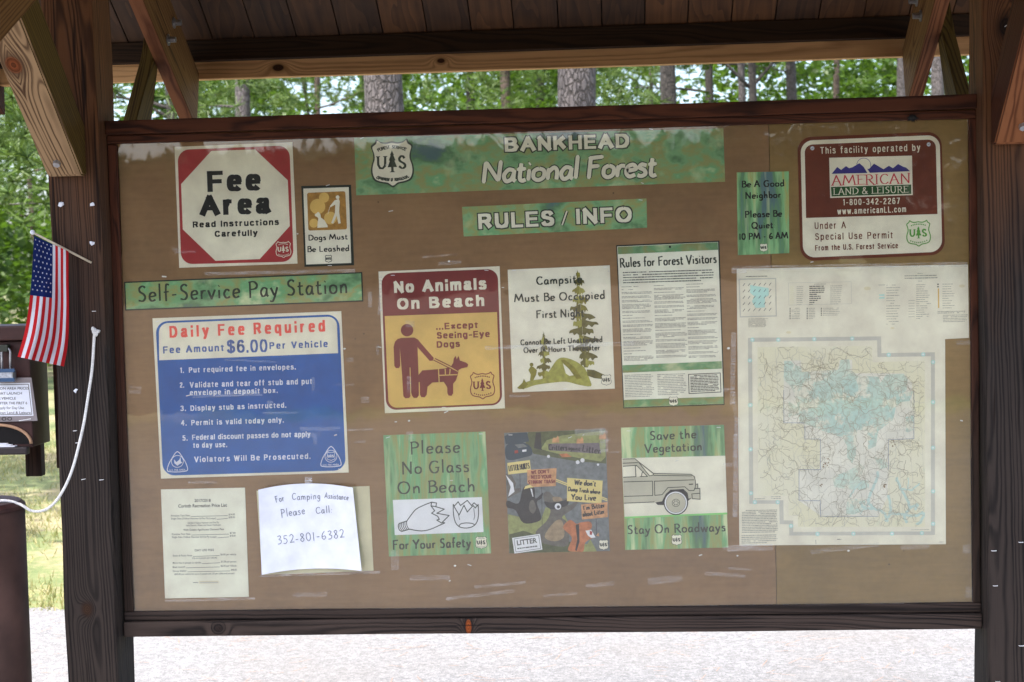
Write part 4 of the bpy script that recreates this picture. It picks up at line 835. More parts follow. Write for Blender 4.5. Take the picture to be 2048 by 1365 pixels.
s.hand('amred', 'AMERICAN', *z((735, 484), (1268, 468)), 19.5, 1.5, 5, gap=12, nib=(2.5, .9), serif=.9, part='logo'); s.hand('white', 'LAND & LEISURE', *z((742, 549), (1252, 532)), 13, 1.0, 5, gap=13, space=30, nib=(1.6, .8), serif=.7, part='logo')
s.bold('white', '1-800-342-2267', *z((808, 620), (1197, 610)), 12.2, 1.75, 3, gap=46, space=52); s.bold('white', 'www.americanLL.com', *z((770, 682), (1240, 666)), 12, 1.75, 3, gap=46, space=52)
s.bold('brown', 'Under A', *z((615, 784), (828, 777)), 13.5, 1.75, 3, gap=46, space=52); s.bold('brown', 'Special Use Permit', *z((618, 858), (1150, 846)), 13.5, 1.75, 3, gap=46, space=52); s.bold('brown', 'From the U.S. Forest Service', *z((618, 931), (1185, 914)), 11, 1.75, 3, gap=46, space=52)
s.emblem(*z((1325, 812)), 47, 51, 'green', layer=3, lw=2.0)
for c_ in ((598, 230), (1395, 203)): s.circle('screw', MI_steel, z(c_), 4, 3); s.line('screw', 'brown', [tuple(Vector(z(c_)) + Vector((-2, 1))), tuple(Vector(z(c_)) + Vector((2, -1)))], .9, 4)
s.build()
# No Animals On Beach
z = zoom(740, 510, 4.014)
s = Sign('no_animals_sign', 'maroon and tan sign with a man and guide dog reading No Animals On Beach', 'sign', z((68, 135), (1040, 92), (1083, 1233), (120, 1272)), group=SG)
s.rect('border', 'maroon', z((90, 150), (1025, 113), (1063, 1205), (130, 1248)), 1, 21); s.rect('field', 'tan', z((118, 492), (1020, 460), (1045, 1193), (150, 1230)), 2, 17, '0011')
s.bold('white', 'No Animals', *z((195, 307), (935, 277)), 23, 5.6, 3, gap=44); s.bold('white', 'On Beach', *z((220, 440), (918, 411)), 22.5, 5.6, 3, gap=46)
for t, a, b in [('...Except', (532, 602), (868, 588)), ('Seeing-Eye', (537, 674), (962, 660)), ('Dogs', (537, 747), (722, 739))]: s.bold('maroon', t, *z(a, b), 13, 3.0, 3)
s.circle('pictogram', 'maroon', z((298, 605)), 12.5, 3)
s.poly('pictogram', 'maroon', z((250, 668), (355, 664), (385, 680), (405, 705), (512, 828), (505, 850), (480, 852), (382, 742), (388, 905), (390, 965), (393, 1128), (378, 1148), (352, 1150), (338, 1132), (328, 1100), (327, 1132), (314, 1150), (284, 1152), (268, 1135), (258, 968), (240, 745), (243, 892), (232, 910), (208, 910), (196, 892), (190, 740), (200, 700), (222, 676)), 3)
s.line('pictogram', 'tan', z((322, 905), (328, 1130)), 1.6, 4)
s.poly('pictogram', 'maroon', [tuple(v) for v in z((392, 962), (420, 928), (545, 918), (600, 912), (648, 900), (668, 868), (673, 832), (688, 812), (697, 838), (712, 812), (722, 848), (772, 866), (789, 880), (782, 902), (735, 912), (712, 925), (704, 968), (690, 1008), (668, 1035), (668, 1112), (655, 1132), (632, 1130), (622, 1112), (620, 1062), (592, 1020), (500, 1026), (462, 1060), (456, 1122), (440, 1144), (412, 1142), (402, 1122), (400, 1020), (378, 1030), (330, 1036), (326, 1022), (370, 1006))], 5)
for a in (((510, 845), (700, 940)), ((522, 832), (706, 924)),): s.line('pictogram', 'maroon', z(*a), 1.8, 6)
for a in (((550, 912), (556, 1028)), ((552, 968), (702, 962)), ((604, 915), (606, 965)), ((645, 900), (640, 962)), ((650, 905), (705, 938))): s.line('pictogram', 'tan', z(*a), 2.0, 6)
s.emblem(*z((903, 1050)), 48, 53, 'maroon', layer=3, lw=1.9); s.staples((786, 551, 0), (973, 541, .1), (888, 815, 0)); s.build()
# Campsite
s = Sign('campsite_sign', 'white sign with green watercolour pines and tent reading Campsite Must Be Occupied First Night', 'sign', z((1105, 120), (1925, 85), (1965, 1075), (1145, 1105)), mat='cream', group=SG)
def spruce(x0, y0, x1, y1, prof, seed):
    r = random.Random(seed); n = len(prof)
    s.poly('picture', 'olive', z((x0, y0), (x0 + 12, (y0 + y1) / 2), (x1 + 16, y1), (x1 - 16, y1), (x0 - 8, (y0 + y1) / 2)), 1)
    for i, (t, l, rr) in enumerate(prof):
        x = x0 + (x1 - x0) * t; y = y0 + (y1 - y0) * t; h = (y1 - y0) / n * .75
        for sg, wv in ((-1, l), (1, rr)):
            if wv < 5: continue
            P_ = [(0, -h * .75), (wv * .3, -h * .45), (wv * .62, -h * .3), (wv * .9, r.uniform(-.3, .1) * h), (wv, h * r.uniform(.2, .5)), (wv * .75, h * r.uniform(.2, .45)), (wv * .6, h * r.uniform(.5, .8)), (wv * .4, h * .35), (wv * .22, h * .75), (0, h * .6)]
            s.poly('picture', r.choice(['spruce', 'olive', 'spruce', 'olive2']), [tuple(v) for v in catmull(z(*[(x + sg * a + r.uniform(-4, 4), y + b + r.uniform(-4, 4)) for a, b in P_]), 3)], 2 + i % 2)
spruce(1663, 112, 1735, 905, [(.06, 14, 22), (.13, 34, 48), (.22, 55, 45), (.31, 60, 70), (.40, 85, 60), (.48, 60, 110), (.55, 75, 130), (.63, 110, 90), (.72, 60, 120), (.80, 95, 60), (.88, 50, 100), (.95, 45, 70)], 4); spruce(1393, 614, 1402, 1000, [(.08, 10, 14), (.2, 32, 36), (.33, 20, 30), (.46, 45, 40), (.6, 35, 55), (.74, 62, 50), (.88, 55, 66)], 9)
s.poly('picture', 'olive2', [tuple(v) for v in catmull(z((1190, 1075), (1230, 1035), (1290, 1010), (1400, 990), (1440, 930), (1500, 845), (1555, 825), (1640, 850), (1720, 905), (1760, 990), (1775, 1055), (1680, 1045), (1580, 1020), (1480, 1025), (1330, 1045), (1250, 1072)), 3, True)], 3)
s.poly('picture', 'cream', z((1548, 870), (1580, 900), (1650, 965), (1600, 972), (1572, 952)), 4); s.poly('picture', 'olive', z((1530, 850), (1560, 840), (1640, 900), (1700, 990), (1660, 1000), (1590, 905)), 5)
s.poly('picture', 'spruce', z((1740, 920), (1800, 925), (1885, 965), (1890, 1000), (1800, 990), (1745, 970)), 3)
s.circle('picture', 'olive', z((1297, 882)), 3.8, 4); s.poly('picture', 'olive', z((1272, 925), (1290, 895), (1312, 900), (1340, 925), (1335, 960), (1310, 1010), (1285, 1010), (1290, 960)), 4); s.poly('picture', 'olive', z((1180, 1070), (1225, 1025), (1235, 995), (1250, 1020), (1270, 1040), (1235, 1080)), 4)
for t, a, b, cap, wd in [('Campsite', (1337, 240), (1700, 222), 15.5, 2.2), ('Must Be Occupied', (1160, 380), (1885, 352), 15.5, 2.2), ('First Night', (1335, 508), (1717, 495), 15, 2.2), ('Cannot Be Left Unattended', (1210, 725), (1865, 699), 10.5, 1.7), ('Over 14 Hours Thereafter', (1235, 787), (1845, 764), 10.5, 1.7)]: s.hand('ink', t, *z(a, b), cap, wd, 7)
s.emblem(*z((1897, 1005)), 19, 21, 'ink', 'cream', 5); s.staples((1028, 541.5, -.1), (1211, 535, 0), (1130, 778, 0)); s.build()
# Rules for Forest Visitors
z = zoom(1210, 470, 3.593)
s = Sign('visitor_rules_poster', 'tall black-edged poster of fine print headed Rules for Forest Visitors', 'poster', z((80, 75), (822, 42), (860, 1222), (132, 1248)), mat='blackedge', group=SG)
s.rect('face', 'paper', z((88, 85), (812, 52), (852, 1214), (138, 1240)), 1)
for c_ in (((91, 88), (810, 54), (813, 108), (94, 140)), ((126, 938), (838, 908), (840, 962), (128, 992)), ((135, 1187), (850, 1163), (852, 1213), (138, 1239))): s.rect('band', MG['sheet'], z(*c_), 2)
s.hand('ink', 'Rules for Forest Visitors', *z((108, 234), (800, 200)), 17.5, 2.3, 2, gap=13)
pxz = lambda x, y: z((x, y))
def gk(x0, x1, y0, y1, n, h=1.35, mat='textgrey', **k):
    a = z((x0, y0)); b = z((x1, y1)); s.greek(mat, a[0], b[0], a[1], b[1], n, h, slope=-.03, layer=2, skew=.035, **k)
gk(128, 790, 272, 345, 5, 1.9, 'textdark', ragged=.03)
for x0, x1, y0, seed in ((118, 335, 375, 1), (350, 578, 366, 2), (583, 800, 356, 3)):
    r = random.Random(seed); y = y0
    while y < y0 + 530:
        k = r.choice((1, 1, 2, 2, 3, 4)); xo = (y - y0) * .035
        if k == 1: gk(x0 + xo, x0 + xo + (x1 - x0) * r.uniform(.3, .8), y, y, 1)
        else: gk(x0 + xo, x1 + xo, y, y + (k - 1) * 9.2, k)
        y += k * 9.2 + 11
gk(140, 352, 1010, 1165, 14); gk(375, 582, 1005, 1150, 13)
s.line('lettering', 'blackedge', z((600, 1003), (828, 993), (833, 1130), (604, 1141)), 1.4, 2, closed=True); gk(612, 818, 1012, 1125, 11, 1.7, 'textdark', ragged=.05)
s.emblem(*z((492, 1196)), 17.5, 18, 'ink', 'cream', 3); s.circle('nail', 'black', z((467, 87)), 2.2, 4); s.build()
# Please No Glass On Beach
z = zoom(740, 840, 4.096)
s = Sign('no_glass_sign', 'green streaked sign with broken bottle drawing reading Please No Glass On Beach', 'sign', z((108, 128), (945, 97), (992, 1095), (155, 1120)), mat=MG['glass'], group=SG)
for t, a, b, cap in [('Please', (330, 280), (735, 267), 24), ('No Glass', (262, 445), (810, 425), 24), ('On Beach', (228, 607), (860, 586), 24), ('For Your Safety', (187, 1062), (825, 1040), 18)]: s.hand('ink', t, *z(a, b), cap, 2.6, 1, gap=15)
s.rect('picture', 'boxwhite', z((187, 657), (917, 633), (930, 920), (203, 945)), 1)
dl = lambda *p, w_=1.9: s.line('picture', 'ink', z(*p), w_, 2)
cl_ = lambda *p, w_=1.9: s.line('picture', 'ink', [tuple(v) for v in catmull(z(*p), 5)], w_, 2)
cl_((300, 832), (330, 790), (375, 735), (440, 700), (505, 675)); cl_((322, 895), (370, 905), (430, 910), (500, 895), (600, 850))
dl((505, 675), (545, 682), (540, 712), (608, 732), (548, 766), (648, 784), (592, 840), (612, 845), (585, 858)); dl((505, 675), (500, 705), (530, 745), (505, 765), (555, 790), (568, 815), (548, 822), (590, 848)); dl((500, 705), (540, 712))
cl_((238, 850), (232, 870), (240, 900), (258, 915), w_=1.8); dl((238, 850), (298, 830)); dl((258, 915), (322, 897))
for k in range(5): cl_((248 + k * 13, 846 - k * 4), (246 + k * 14, 880 - k * 4), (266 + k * 13, 912 - k * 4), w_=1.5)
cl_((682, 690), (684, 770), (700, 840), (735, 877), (790, 887), (845, 872), (878, 832), (889, 770), (886, 690))
dl((682, 690), (690, 708), (722, 672), (742, 702), (797, 660), (832, 702), (852, 680), (886, 708)); dl((690, 712), (730, 780), (770, 700), (797, 755), (845, 702), (862, 722), (886, 695)); dl((724, 775), (735, 820), w_=1.2); dl((850, 725), (858, 790), (850, 820), w_=1.2)
cl_((728, 872), (745, 852), (790, 845), (840, 850), (860, 865), w_=1.8); s.emblem(*z((912, 1006)), 22, 24.5, 'ink', 'cream', 1); s.staples((776, 875, -.3), (962, 868, 0)); s.build()
# Save the Vegetation
z = zoom(1220, 830, 4.708)
s = Sign('vegetation_sign', 'green and cream sign with a car drawing reading Save the Vegetation, Stay On Roadways', 'sign', z((103, 122), (1073, 95), (1113, 1250), (142, 1273)), mat=MG['veg'], group=SG)
s.rect('picture', 'cream', z((111, 408), (1085, 385), (1103, 920), (137, 960)), 1); s.rect('picture', 'limegreen', z((137, 960), (1103, 920), (1104, 938), (139, 976)), 2)
for t, a, b in [('Save the', (375, 237), (810, 218)), ('Vegetation', (330, 357), (865, 334)), ('Stay On Roadways', (165, 1122), (1085, 1094))]: s.hand('ink', t, *z(a, b), 17, 2.2, 2, gap=14)
s.poly('picture', 'cargrey', z((118, 418), (235, 412), (268, 440), (410, 552), (775, 560), (800, 590), (806, 655), (825, 650), (828, 692), (846, 692), (848, 795), (765, 790), (740, 805), (520, 830), (420, 820), (132, 830)), 3)
s.poly('picture', 'cream', z((122, 485), (238, 478), (243, 582), (124, 588)), 4); s.poly('picture', 'cream', z((258, 478), (348, 578), (252, 582), (244, 490)), 4); s.poly('picture', 'cream', z((270, 452), (408, 562), (378, 575)), 4)
s.poly('picture', 'black', z((425, 825), (490, 815), (525, 745), (570, 705), (690, 698), (730, 735), (740, 790), (770, 780), (735, 810), (700, 820), (520, 850), (450, 848)), 4)
D = lambda *p, w_=1.5: s.line('picture', 'ink', z(*p), w_, 5)
D((118, 417), (235, 413), (268, 442), (410, 552), (760, 560), (795, 582), (803, 620), (806, 655)); D((118, 456), (262, 450)); D((122, 485), (250, 476), (352, 580), (280, 582)); D((238, 480), (243, 582), (124, 588)); D((268, 445), (372, 575), (400, 570), (412, 555))
D((126, 632), (400, 624), (402, 760), (132, 768)); D((415, 625), (790, 612)); D((418, 628), (422, 758), (490, 752), (545, 685), (705, 678), (745, 714), (790, 712), (798, 690)); D((132, 832), (420, 820)); D((410, 570), (770, 575))
D((806, 655), (825, 650), (828, 692), (800, 696), (806, 655)); D((800, 696), (846, 692), (848, 795), (775, 790), (770, 745), (846, 738)); D((742, 655), (782, 652), w_=2.2); D((296, 578), (302, 545), (318, 535))
for rr, mt_, ly in ((116, 'black', 6), (106, 'boxwhite', 7), (94, 'ink', 8), (91, 'cargrey', 9), (38, 'ink', 10), (33, 'cargrey', 11)): s.circle('picture', mt_, z((620, 828)), rr / 4.708, ly)
for k in range(6): a = k * math.pi / 3; s.circle('picture', 'ink', z((620 + 20 * math.cos(a), 828 + 20 * math.sin(a))), 1.3, 12)
s.emblem(*z((628, 1178)), 19.5, 21, 'ink', 'cream', 2); s.staples((1257, 862, 0), (1437, 855, 0)); s.build()
# litter poster
z = zoom(1000, 850, 5.152)
s = Sign('litter_poster', 'painted poster of woodland animals holding placards about litter by a road', 'poster', z((42, 85), (1085, 45), (1133, 1300), (95, 1325)), mat='roadgrey', group=SG)
pp = lambda mt_, ly, *p, sm=False: s.poly('picture', mt_, [tuple(v) for v in (catmull(z(*p), 4, True) if sm else z(*p))], ly)
pp('grassd', 1, (290, 76), (1083, 47), (1093, 400), (780, 375), (520, 330), (350, 300), (260, 200)); pp('grassg', 2, (480, 160), (640, 110), (1083, 60), (1090, 330), (1040, 380), (800, 340), (560, 290), (420, 250))
pp('skunk', 2, (370, 80), (420, 80), (430, 260), (350, 240)); pp('carblue', 2, (45, 120), (100, 90), (280, 78), (300, 170), (200, 190), (60, 200))
pp('carblue', 3, (58, 230), (110, 190), (220, 180), (290, 205), (328, 250), (325, 310), (250, 335), (120, 365), (62, 340), sm=True); pp('roadgrey', 4, (150, 205), (240, 195), (285, 225), (190, 240)); pp('lampred', 4, (150, 265), (185, 260), (188, 290), (152, 295)); pp('boxwhite', 4, (228, 258), (272, 252), (274, 274), (230, 280))
pp('plankgrey', 4, (497, 195), (1020, 185), (1042, 300), (880, 290), (500, 262)); s.hand('skunk', 'Critters', *z((500, 258), (690, 262)), 11, 1.7, 5); s.hand('skunk', 'against', *z((705, 258), (825, 268)), 7.5, 1.2, 5); s.hand('skunk', 'Litter', *z((845, 272), (1030, 300)), 13, 1.9, 5)
for cx, cy in ((575, 150), (825, 158), (1058, 115)): pp('orange', 5, (cx - 38, cy + 35), (cx - 34, cy - 8), (cx - 20, cy - 20), (cx, cy - 8), (cx + 22, cy - 40), (cx + 34, cy - 5), (cx + 36, cy + 32))
pp('orangefur', 4, (610, 300), (690, 295), (740, 330), (640, 335)); 
for cx, cy, rr in ((500, 325, 16), (800, 385, 20), (850, 365, 22), (1010, 410, 12)): s.circle('picture', 'boxwhite', z((cx, cy)), rr / 5.15, 4)
pp('signyel', 3, (575, 555), (1105, 760), (1108, 790), (575, 585)); pp('roadgrey', 4, (575, 568), (1106, 772), (1107, 778), (575, 574))
pp('grassg', 2, (80, 920), (250, 960), (420, 985), (470, 850), (640, 880), (700, 1000), (560, 1200), (900, 1230), (930, 1180), (1000, 1305), (97, 1322)); pp('grassd', 3, (95, 1130), (240, 1090), (420, 1150), (800, 1220), (820, 1306), (97, 1322))
pp('furgrey', 3, (62, 500), (120, 520), (165, 600), (150, 660), (215, 650), (210, 690), (130, 730), (80, 760)); pp('boxwhite', 4, (60, 515), (135, 600), (150, 690), (85, 740), (110, 640))
pp('skunk', 4, (235, 660), (290, 620), (355, 650), (365, 760), (440, 700), (425, 760), (380, 800), (425, 950), (380, 1000), (240, 1010), (160, 880), (75, 850), (75, 780), (190, 810), sm=True); pp('boxwhite', 5, (312, 655), (330, 660), (345, 740), (335, 740)); pp('furgrey', 5, (310, 790), (345, 780), (372, 860), (340, 915), (300, 870), sm=True); pp('signyel', 5, (245, 665), (262, 630), (320, 615), (360, 640), (300, 650))
pp('furgrey', 4, (450, 710), (500, 690), (560, 740), (640, 760), (720, 760), (700, 830), (800, 790), (760, 860), (640, 950), (690, 1010), (700, 1240), (480, 1230), (400, 1180), (370, 1100), (480, 990), (520, 880), (460, 800), sm=True); pp('skunk', 5, (455, 790), (520, 800), (620, 790), (700, 770), (690, 830), (560, 870), (490, 850), sm=True); pp('furtan', 6, (545, 745), (620, 745), (640, 780), (560, 790), sm=True); s.circle('picture', 'boxwhite', z((597, 840)), 6.5, 6); s.circle('picture', 'skunk', z((602, 845)), 3.2, 7)
pp('furtan', 5, (560, 1000), (640, 990), (660, 1150), (560, 1200), (460, 1150), sm=True)
pp('orangefur', 6, (650, 1060), (720, 980), (790, 1020), (830, 1005), (930, 1000), (945, 1060), (900, 1110), (970, 1150), (880, 1210), (860, 1300), (800, 1306), (700, 1290), (740, 1160), sm=True); pp('skunk', 7, (780, 1030), (815, 1020), (820, 1200), (790, 1300), (775, 1290), (795, 1180)); pp('boxwhite', 7, (880, 1090), (940, 1080), (985, 1160), (940, 1165), (905, 1140)); pp('lampred', 8, (925, 1090), (952, 1100), (945, 1135), (925, 1130)); pp('orange', 7, (990, 1140), (1015, 1110), (1022, 1150))
for x, y0, y1 in ((205, 505, 690), (430, 640, 1030), (990, 970, 1140)): s.line('picture', 'skunk', z((x, y0), (x + 5, y1)), .9, 5)
for mt_, c_ in (('signyel', ((75, 392), (308, 362), (320, 485), (85, 512))), ('orange', ((280, 465), (583, 445), (575, 630), (345, 640), (282, 600))), ('signyel', ((692, 545), (1058, 575), (1045, 810), (690, 785))), ('orange', ((835, 820), (1108, 795), (1110, 950), (845, 975)))): s.poly('picture', mt_, z(*c_), 8)
for mt_, t, a, b, cap, wd in [('skunk', 'LITTER HURTS', (95, 478), (305, 448), 11, 1.5), ('maroon', "WE DON'T", (325, 505), (508, 495), 6.5, 1.5), ('maroon', 'NEED YOUR', (322, 555), (528, 548), 6.5, 1.5), ('maroon', "STINKIN' TRASH", (293, 608), (568, 598), 6.5, 1.5), ('skunk', "We don't", (768, 612), (985, 632), 9.5, 1.9), ('skunk', 'Dump Trash where', (700, 680), (1028, 712), 8, 1.6), ('skunk', 'You Live', (735, 768), (985, 778), 11, 2.0), ('skunk', "I'm Bitter", (862, 880), (1080, 848), 9, 1.7), ('skunk', 'about Litter', (855, 945), (1078, 912), 9, 1.7)]: s.hand(mt_, t, *z(a, b), cap, wd, 9)
s.rect('picture', 'boxwhite', z((125, 1165), (412, 1122), (438, 1285), (150, 1325)), 8); s.line('picture', 'textdark', z((145, 1175), (398, 1138), (420, 1272), (165, 1310)), .9, 9, closed=True); s.text('textdark', 'LITTER', *z((178, 1240), (385, 1212)), 9.5, 9, .03); s.greek('textdark', *(z((178, 1262))[0], z((400, 1262))[0]), z((0, 1275))[1], z((0, 1275))[1], 1, 2.2, slope=-.13, layer=9)
s.emblem(*z((1068, 1235)), 18, 20, 'ink', 'cream', 8); s.staples((1021, 870, 0), (1140, 875, -.4)); s.build()
# forest map
z1 = zoom(1460, 520, 4.096); z2 = zoom(1460, 780, 4.014)
out = z1((55, 75), (1950, 40), (1957, 640), (1762, 650)) + z2((1733, 1240), (75, 1250))
s = Sign('forest_map', 'large cream map sheet with green-blue forest land and fine road lines', 'map', [out[0], out[1], out[4], out[5]], mat='cream', group=SG, outline=out, panel='sheet', thick=.0008)
s.poly('border_band', 'mapgrey', z1((147, 640), (1237, 628), (1240, 765), (1678, 758)) + z2((1645, 1165), (475, 1170), (475, 1080), (400, 1078), (395, 915), (155, 915)), 1)
s.poly('border_band', 'cream', z1((180, 672), (1205, 660), (1208, 797), (1646, 790)) + z2((1613, 1137), (507, 1142), (507, 1050), (430, 1048), (428, 887), (187, 887)), 2)
inner = z1((225, 715), (1163, 705), (1168, 840), (1595, 825)) + z2((1565, 1100), (545, 1100), (545, 1010), (470, 1008), (468, 850), (225, 850))
s.poly('map_print', M_mapbase, inner, 3)
s.poly('map_print', 'pink', z1((440, 825), (580, 825), (590, 920), (880, 900), (900, 820), (1000, 820), (1000, 930), (1420, 930), (1490, 1010)) + z2((1475, 390), (1270, 400), (1270, 560), (1265, 860), (1190, 1015), (725, 1010), (555, 890), (555, 650), (720, 640), (725, 395), (600, 390), (595, 280), (430, 262)), 4)
s.poly('map_print', M_forest, z1((445, 830), (500, 830), (520, 855), (580, 880), (585, 920), (700, 915), (890, 900), (905, 820), (975, 815), (990, 900), (1040, 945), (1220, 960), (1230, 1010), (1280, 940), (1420, 935), (1455, 980)) + z2((1410, 60), (1330, 140), (1310, 240), (1190, 330), (1170, 450), (1110, 480), (1100, 330), (1020, 320), (1010, 480), (940, 450), (900, 380), (800, 350), (620, 280), (560, 260), (540, 120), (520, 40)) + z1((500, 1040), (440, 980)), 5)
for pts in (((940, 420), (1010, 440), (1010, 520), (980, 590), (940, 540)), ((1160, 540), (1260, 560), (1265, 620), (1200, 640)), ((820, 700), (950, 650), (1040, 590), (1080, 620), (1040, 720), (1120, 730), (1110, 800), (960, 800), (840, 780)), ((940, 880), (1080, 870), (1090, 960), (1000, 1000), (930, 1000)), ((1410, 220), (1470, 200), (1475, 320), (1410, 350)), ((470, 90), (540, 140), (550, 200), (470, 220)), ((1330, 30), (1470, 10), (1440, 90), (1340, 100))): s.poly('map_print', M_forest, z2(*pts), 5)
rr_ = random.Random(8)
def lake(pts, w0):
    P_ = [tuple(v) for v in catmull(z2(*pts), 6)]; P_ = [(x + rr_.uniform(-1.2, 1.2), y + rr_.uniform(-1.2, 1.2)) for x, y in P_]; s.line('map_print', 'lake', P_, w0, 6)
lake(((1190, 650), (1170, 740), (1130, 830), (1110, 900), (1160, 950), (1240, 990), (1260, 1060)), 5); lake(((1270, 840), (1290, 960), (1270, 1020), (1240, 1060)), 5); lake(((1330, 700), (1370, 790), (1420, 880), (1440, 950), (1400, 1010), (1420, 1070)), 5); lake(((1440, 950), (1500, 920), (1490, 960)), 5); lake(((1280, 990), (1390, 1000), (1480, 1010), (1550, 990), (1530, 1060), (1500, 1080)), 5); lake(((1370, 790), (1460, 800), (1520, 750)), 3); lake(((1040, 900), (1080, 950), (1160, 950)), 5); lake(((1430, 700), (1430, 800)), 2); lake(((1050, 740), (1000, 800), (960, 860)), 3); lake(((1110, 900), (1040, 1000)), 2)
ix = [p[0] for p in inner]; iy = [p[1] for p in inner]
def inside(x, y):
    c_ = False; j = len(inner) - 1
    for i in range(len(inner)):
        if (inner[i][1] > y) != (inner[j][1] > y) and x < (inner[j][0] - inner[i][0]) * (y - inner[i][1]) / (inner[j][1] - inner[i][1]) + inner[i][0]: c_ = not c_
        j = i
    return c_
for k in range(620):
    x, y = rr_.uniform(min(ix), max(ix)), rr_.uniform(min(iy), max(iy)); a = rr_.choice((0, math.pi / 2, rr_.uniform(0, 6.3))); pts = []
    for j in range(rr_.randint(6, 26)):
        if not inside(x, y): break
        pts.append((x, y)); a += rr_.gauss(0, .5); x += math.cos(a) * 3; y += math.sin(a) * 3
    if len(pts) > 2: s.line('road_lines', rr_.choice(['road', 'road', 'road', 'mapgrey']), pts, rr_.choice((.45, .6, .6, .8)), 7)
for k in range(14):
    x = 1530 + k * 23.5
    a = [(x + t * .06, t) for t in range(692, 1056, 6) if inside(x + t * .06 - 45, t)]; a = [(p[0] - 45, p[1]) for p in a]
    if len(a) > 2: s.line('road_lines', 'mapgrey', [a[0], a[-1]], .4, 7)
for a in (((430, 0), (432, 265), (595, 265)), ((725, 395), (725, 640), (553, 640), (553, 890), (725, 890), (725, 1015), (1190, 1015)), ((1475, 10), (1475, 392), (1270, 400), (1272, 640)), ((600, 290), (600, 395), (725, 395))): s.line('road_lines', 'bluetxt', z2(*a), .6, 8)
for c_, rr in (((780, 570), 30), ((770, 610), 22), ((1300, 430), 24), ((730, 768), 11), ((1245, 770), 14)):
    for k in range(8): s.circle('road_lines', 'furtan', z2((c_[0] + rr_.uniform(-rr, rr), c_[1] + rr_.uniform(-rr, rr))), rr_.uniform(.5, 1.8), 8)
for k, pz in [(z1, p) for p in ((183, 655), (395, 655), (690, 650), (1000, 645), (1300, 778), (1582, 775), (163, 825), (165, 1190), (1663, 838), (1663, 1165))] + [(z2, p) for p in ((165, 122), (165, 478), (168, 830), (200, 902), (383, 902), (490, 1093), (702, 1157), (990, 1155), (1300, 1154), (1540, 1150), (1630, 100), (1630, 465), (1630, 815), (1630, 1075))]: s.circle('border_band', 'cyan', k(pz), 4.2, 3); s.circle('border_band', 'boxwhite', k(pz), 1.8, 4)
def gm(x0, x1, y0, y1, n, h=1.1, mat='textgrey', zz=z1, **k): a, b = zz((x0, y0)), zz((x1, y1)); s.greek(mat, a[0], b[0], a[1], b[1], n, h, slope=-.018, layer=2, **k)
gm(130, 310, 137, 137, 1, 1.3, 'textdark', ragged=.02); s.line('legend', 'mapgrey', z1((74, 160), (374, 153), (379, 460), (84, 468)), 2.2, 2, closed=True)
s.poly('legend', 'cyan', z1((165, 205), (210, 215), (315, 232), (318, 290), (285, 310), (285, 390), (210, 395), (180, 340), (200, 300), (165, 270)), 3)
for gy in range(5):
    for gx in range(6): s.line('legend', 'textdark', z1((105 + gx * 43, 215 + gy * 52 - gx), (122 + gx * 43, 193 + gy * 52 - gx)), 1.0, 4)
gm(150, 310, 485, 550, 8, .9)
s.line('legend', 'mapgrey', z1((478, 190), (992, 180), (995, 360), (482, 372)), .6, 2, closed=True); gm(690, 790, 200, 198, 1); gm(545, 600, 222, 368, 10, .9); gm(820, 920, 215, 362, 10, .9); gm(650, 780, 218, 366, 10, 1.9, 'textdark', ragged=.7); gm(490, 525, 222, 370, 10, .7, 'mapyellow')
for x0, x1, n in ((492, 575, 7), (632, 700, 7), (748, 900, 5)):
    for k in range(n): s.circle('legend', 'textdark', z1((x0, 398 + k * 14)), 1.1, 2)
    gm(x0 + 12, x1, 398, 398 + (n - 1) * 14, n, .9)
gm(1430, 1700, 132, 152, 2, 1.6, 'textgrey', ragged=.1, fill=.95); gm(1535, 1580, 112, 112, 1, .8); gm(1540, 1575, 175, 175, 1, 1.2); gm(1280, 1400, 208, 528, 16, 1.0, ragged=.5); gm(1525, 1645, 205, 482, 17, 1.0, ragged=.5); gm(1740, 1850, 200, 395, 11, 1.0, ragged=.4); gm(1700, 1950, 425, 437, 2, 1.2); gm(1745, 1950, 455, 508, 5, 1.0)
for y in (290, 313): s.rect('legend', 'cyan', z1((1222, y - 6), (1265, y - 7), (1265, y + 5), (1222, y + 6)), 2)
for k in range(7): s.line('legend', 'textgrey', z1((1462, 335 + k * 22), (1512, 334 + k * 22)), .7, 2)
s.line('legend', 'tan', z1((1707, 235), (1709, 395)), 2.5, 2); s.rect('legend', 'textdark', z1((1697, 196), (1710, 196), (1710, 206), (1697, 206)), 2); s.rect('legend', 'textdark', z1((1697, 216), (1710, 216), (1710, 226), (1697, 226)), 2); s.line('legend', 'textgrey', z1((1215, 207), (1270, 206)), .8, 2)
gm(95, 385, 970, 1145, 14, 1.4, 'textgrey', z2, ragged=.04); gm(92, 380, 1170, 1230, 5, 1.4, 'textgrey', z2, ragged=.06); gm(195, 425, 862, 876, 2, 1.2, 'textgrey', z2); gm(860, 895, 1200, 1200, 1, 1.2, 'textdark', z2); gm(1680, 1715, 1222, 1222, 1, 1, 'textgrey', z2); gm(1420, 1605, 1125, 1125, 1, .9, 'textgrey', z2)
s.line('legend', 'textdark', z2((688, 1205), (690, 1238)), .7, 2)
for c_, rr in (((480, 595), 5), ((1125, 235), 7), ((1900, 215), 6), ((1330, 560), 4)): s.circle('stain', 'manila', z1(c_), rr, 2, rr * .5)
s.build()

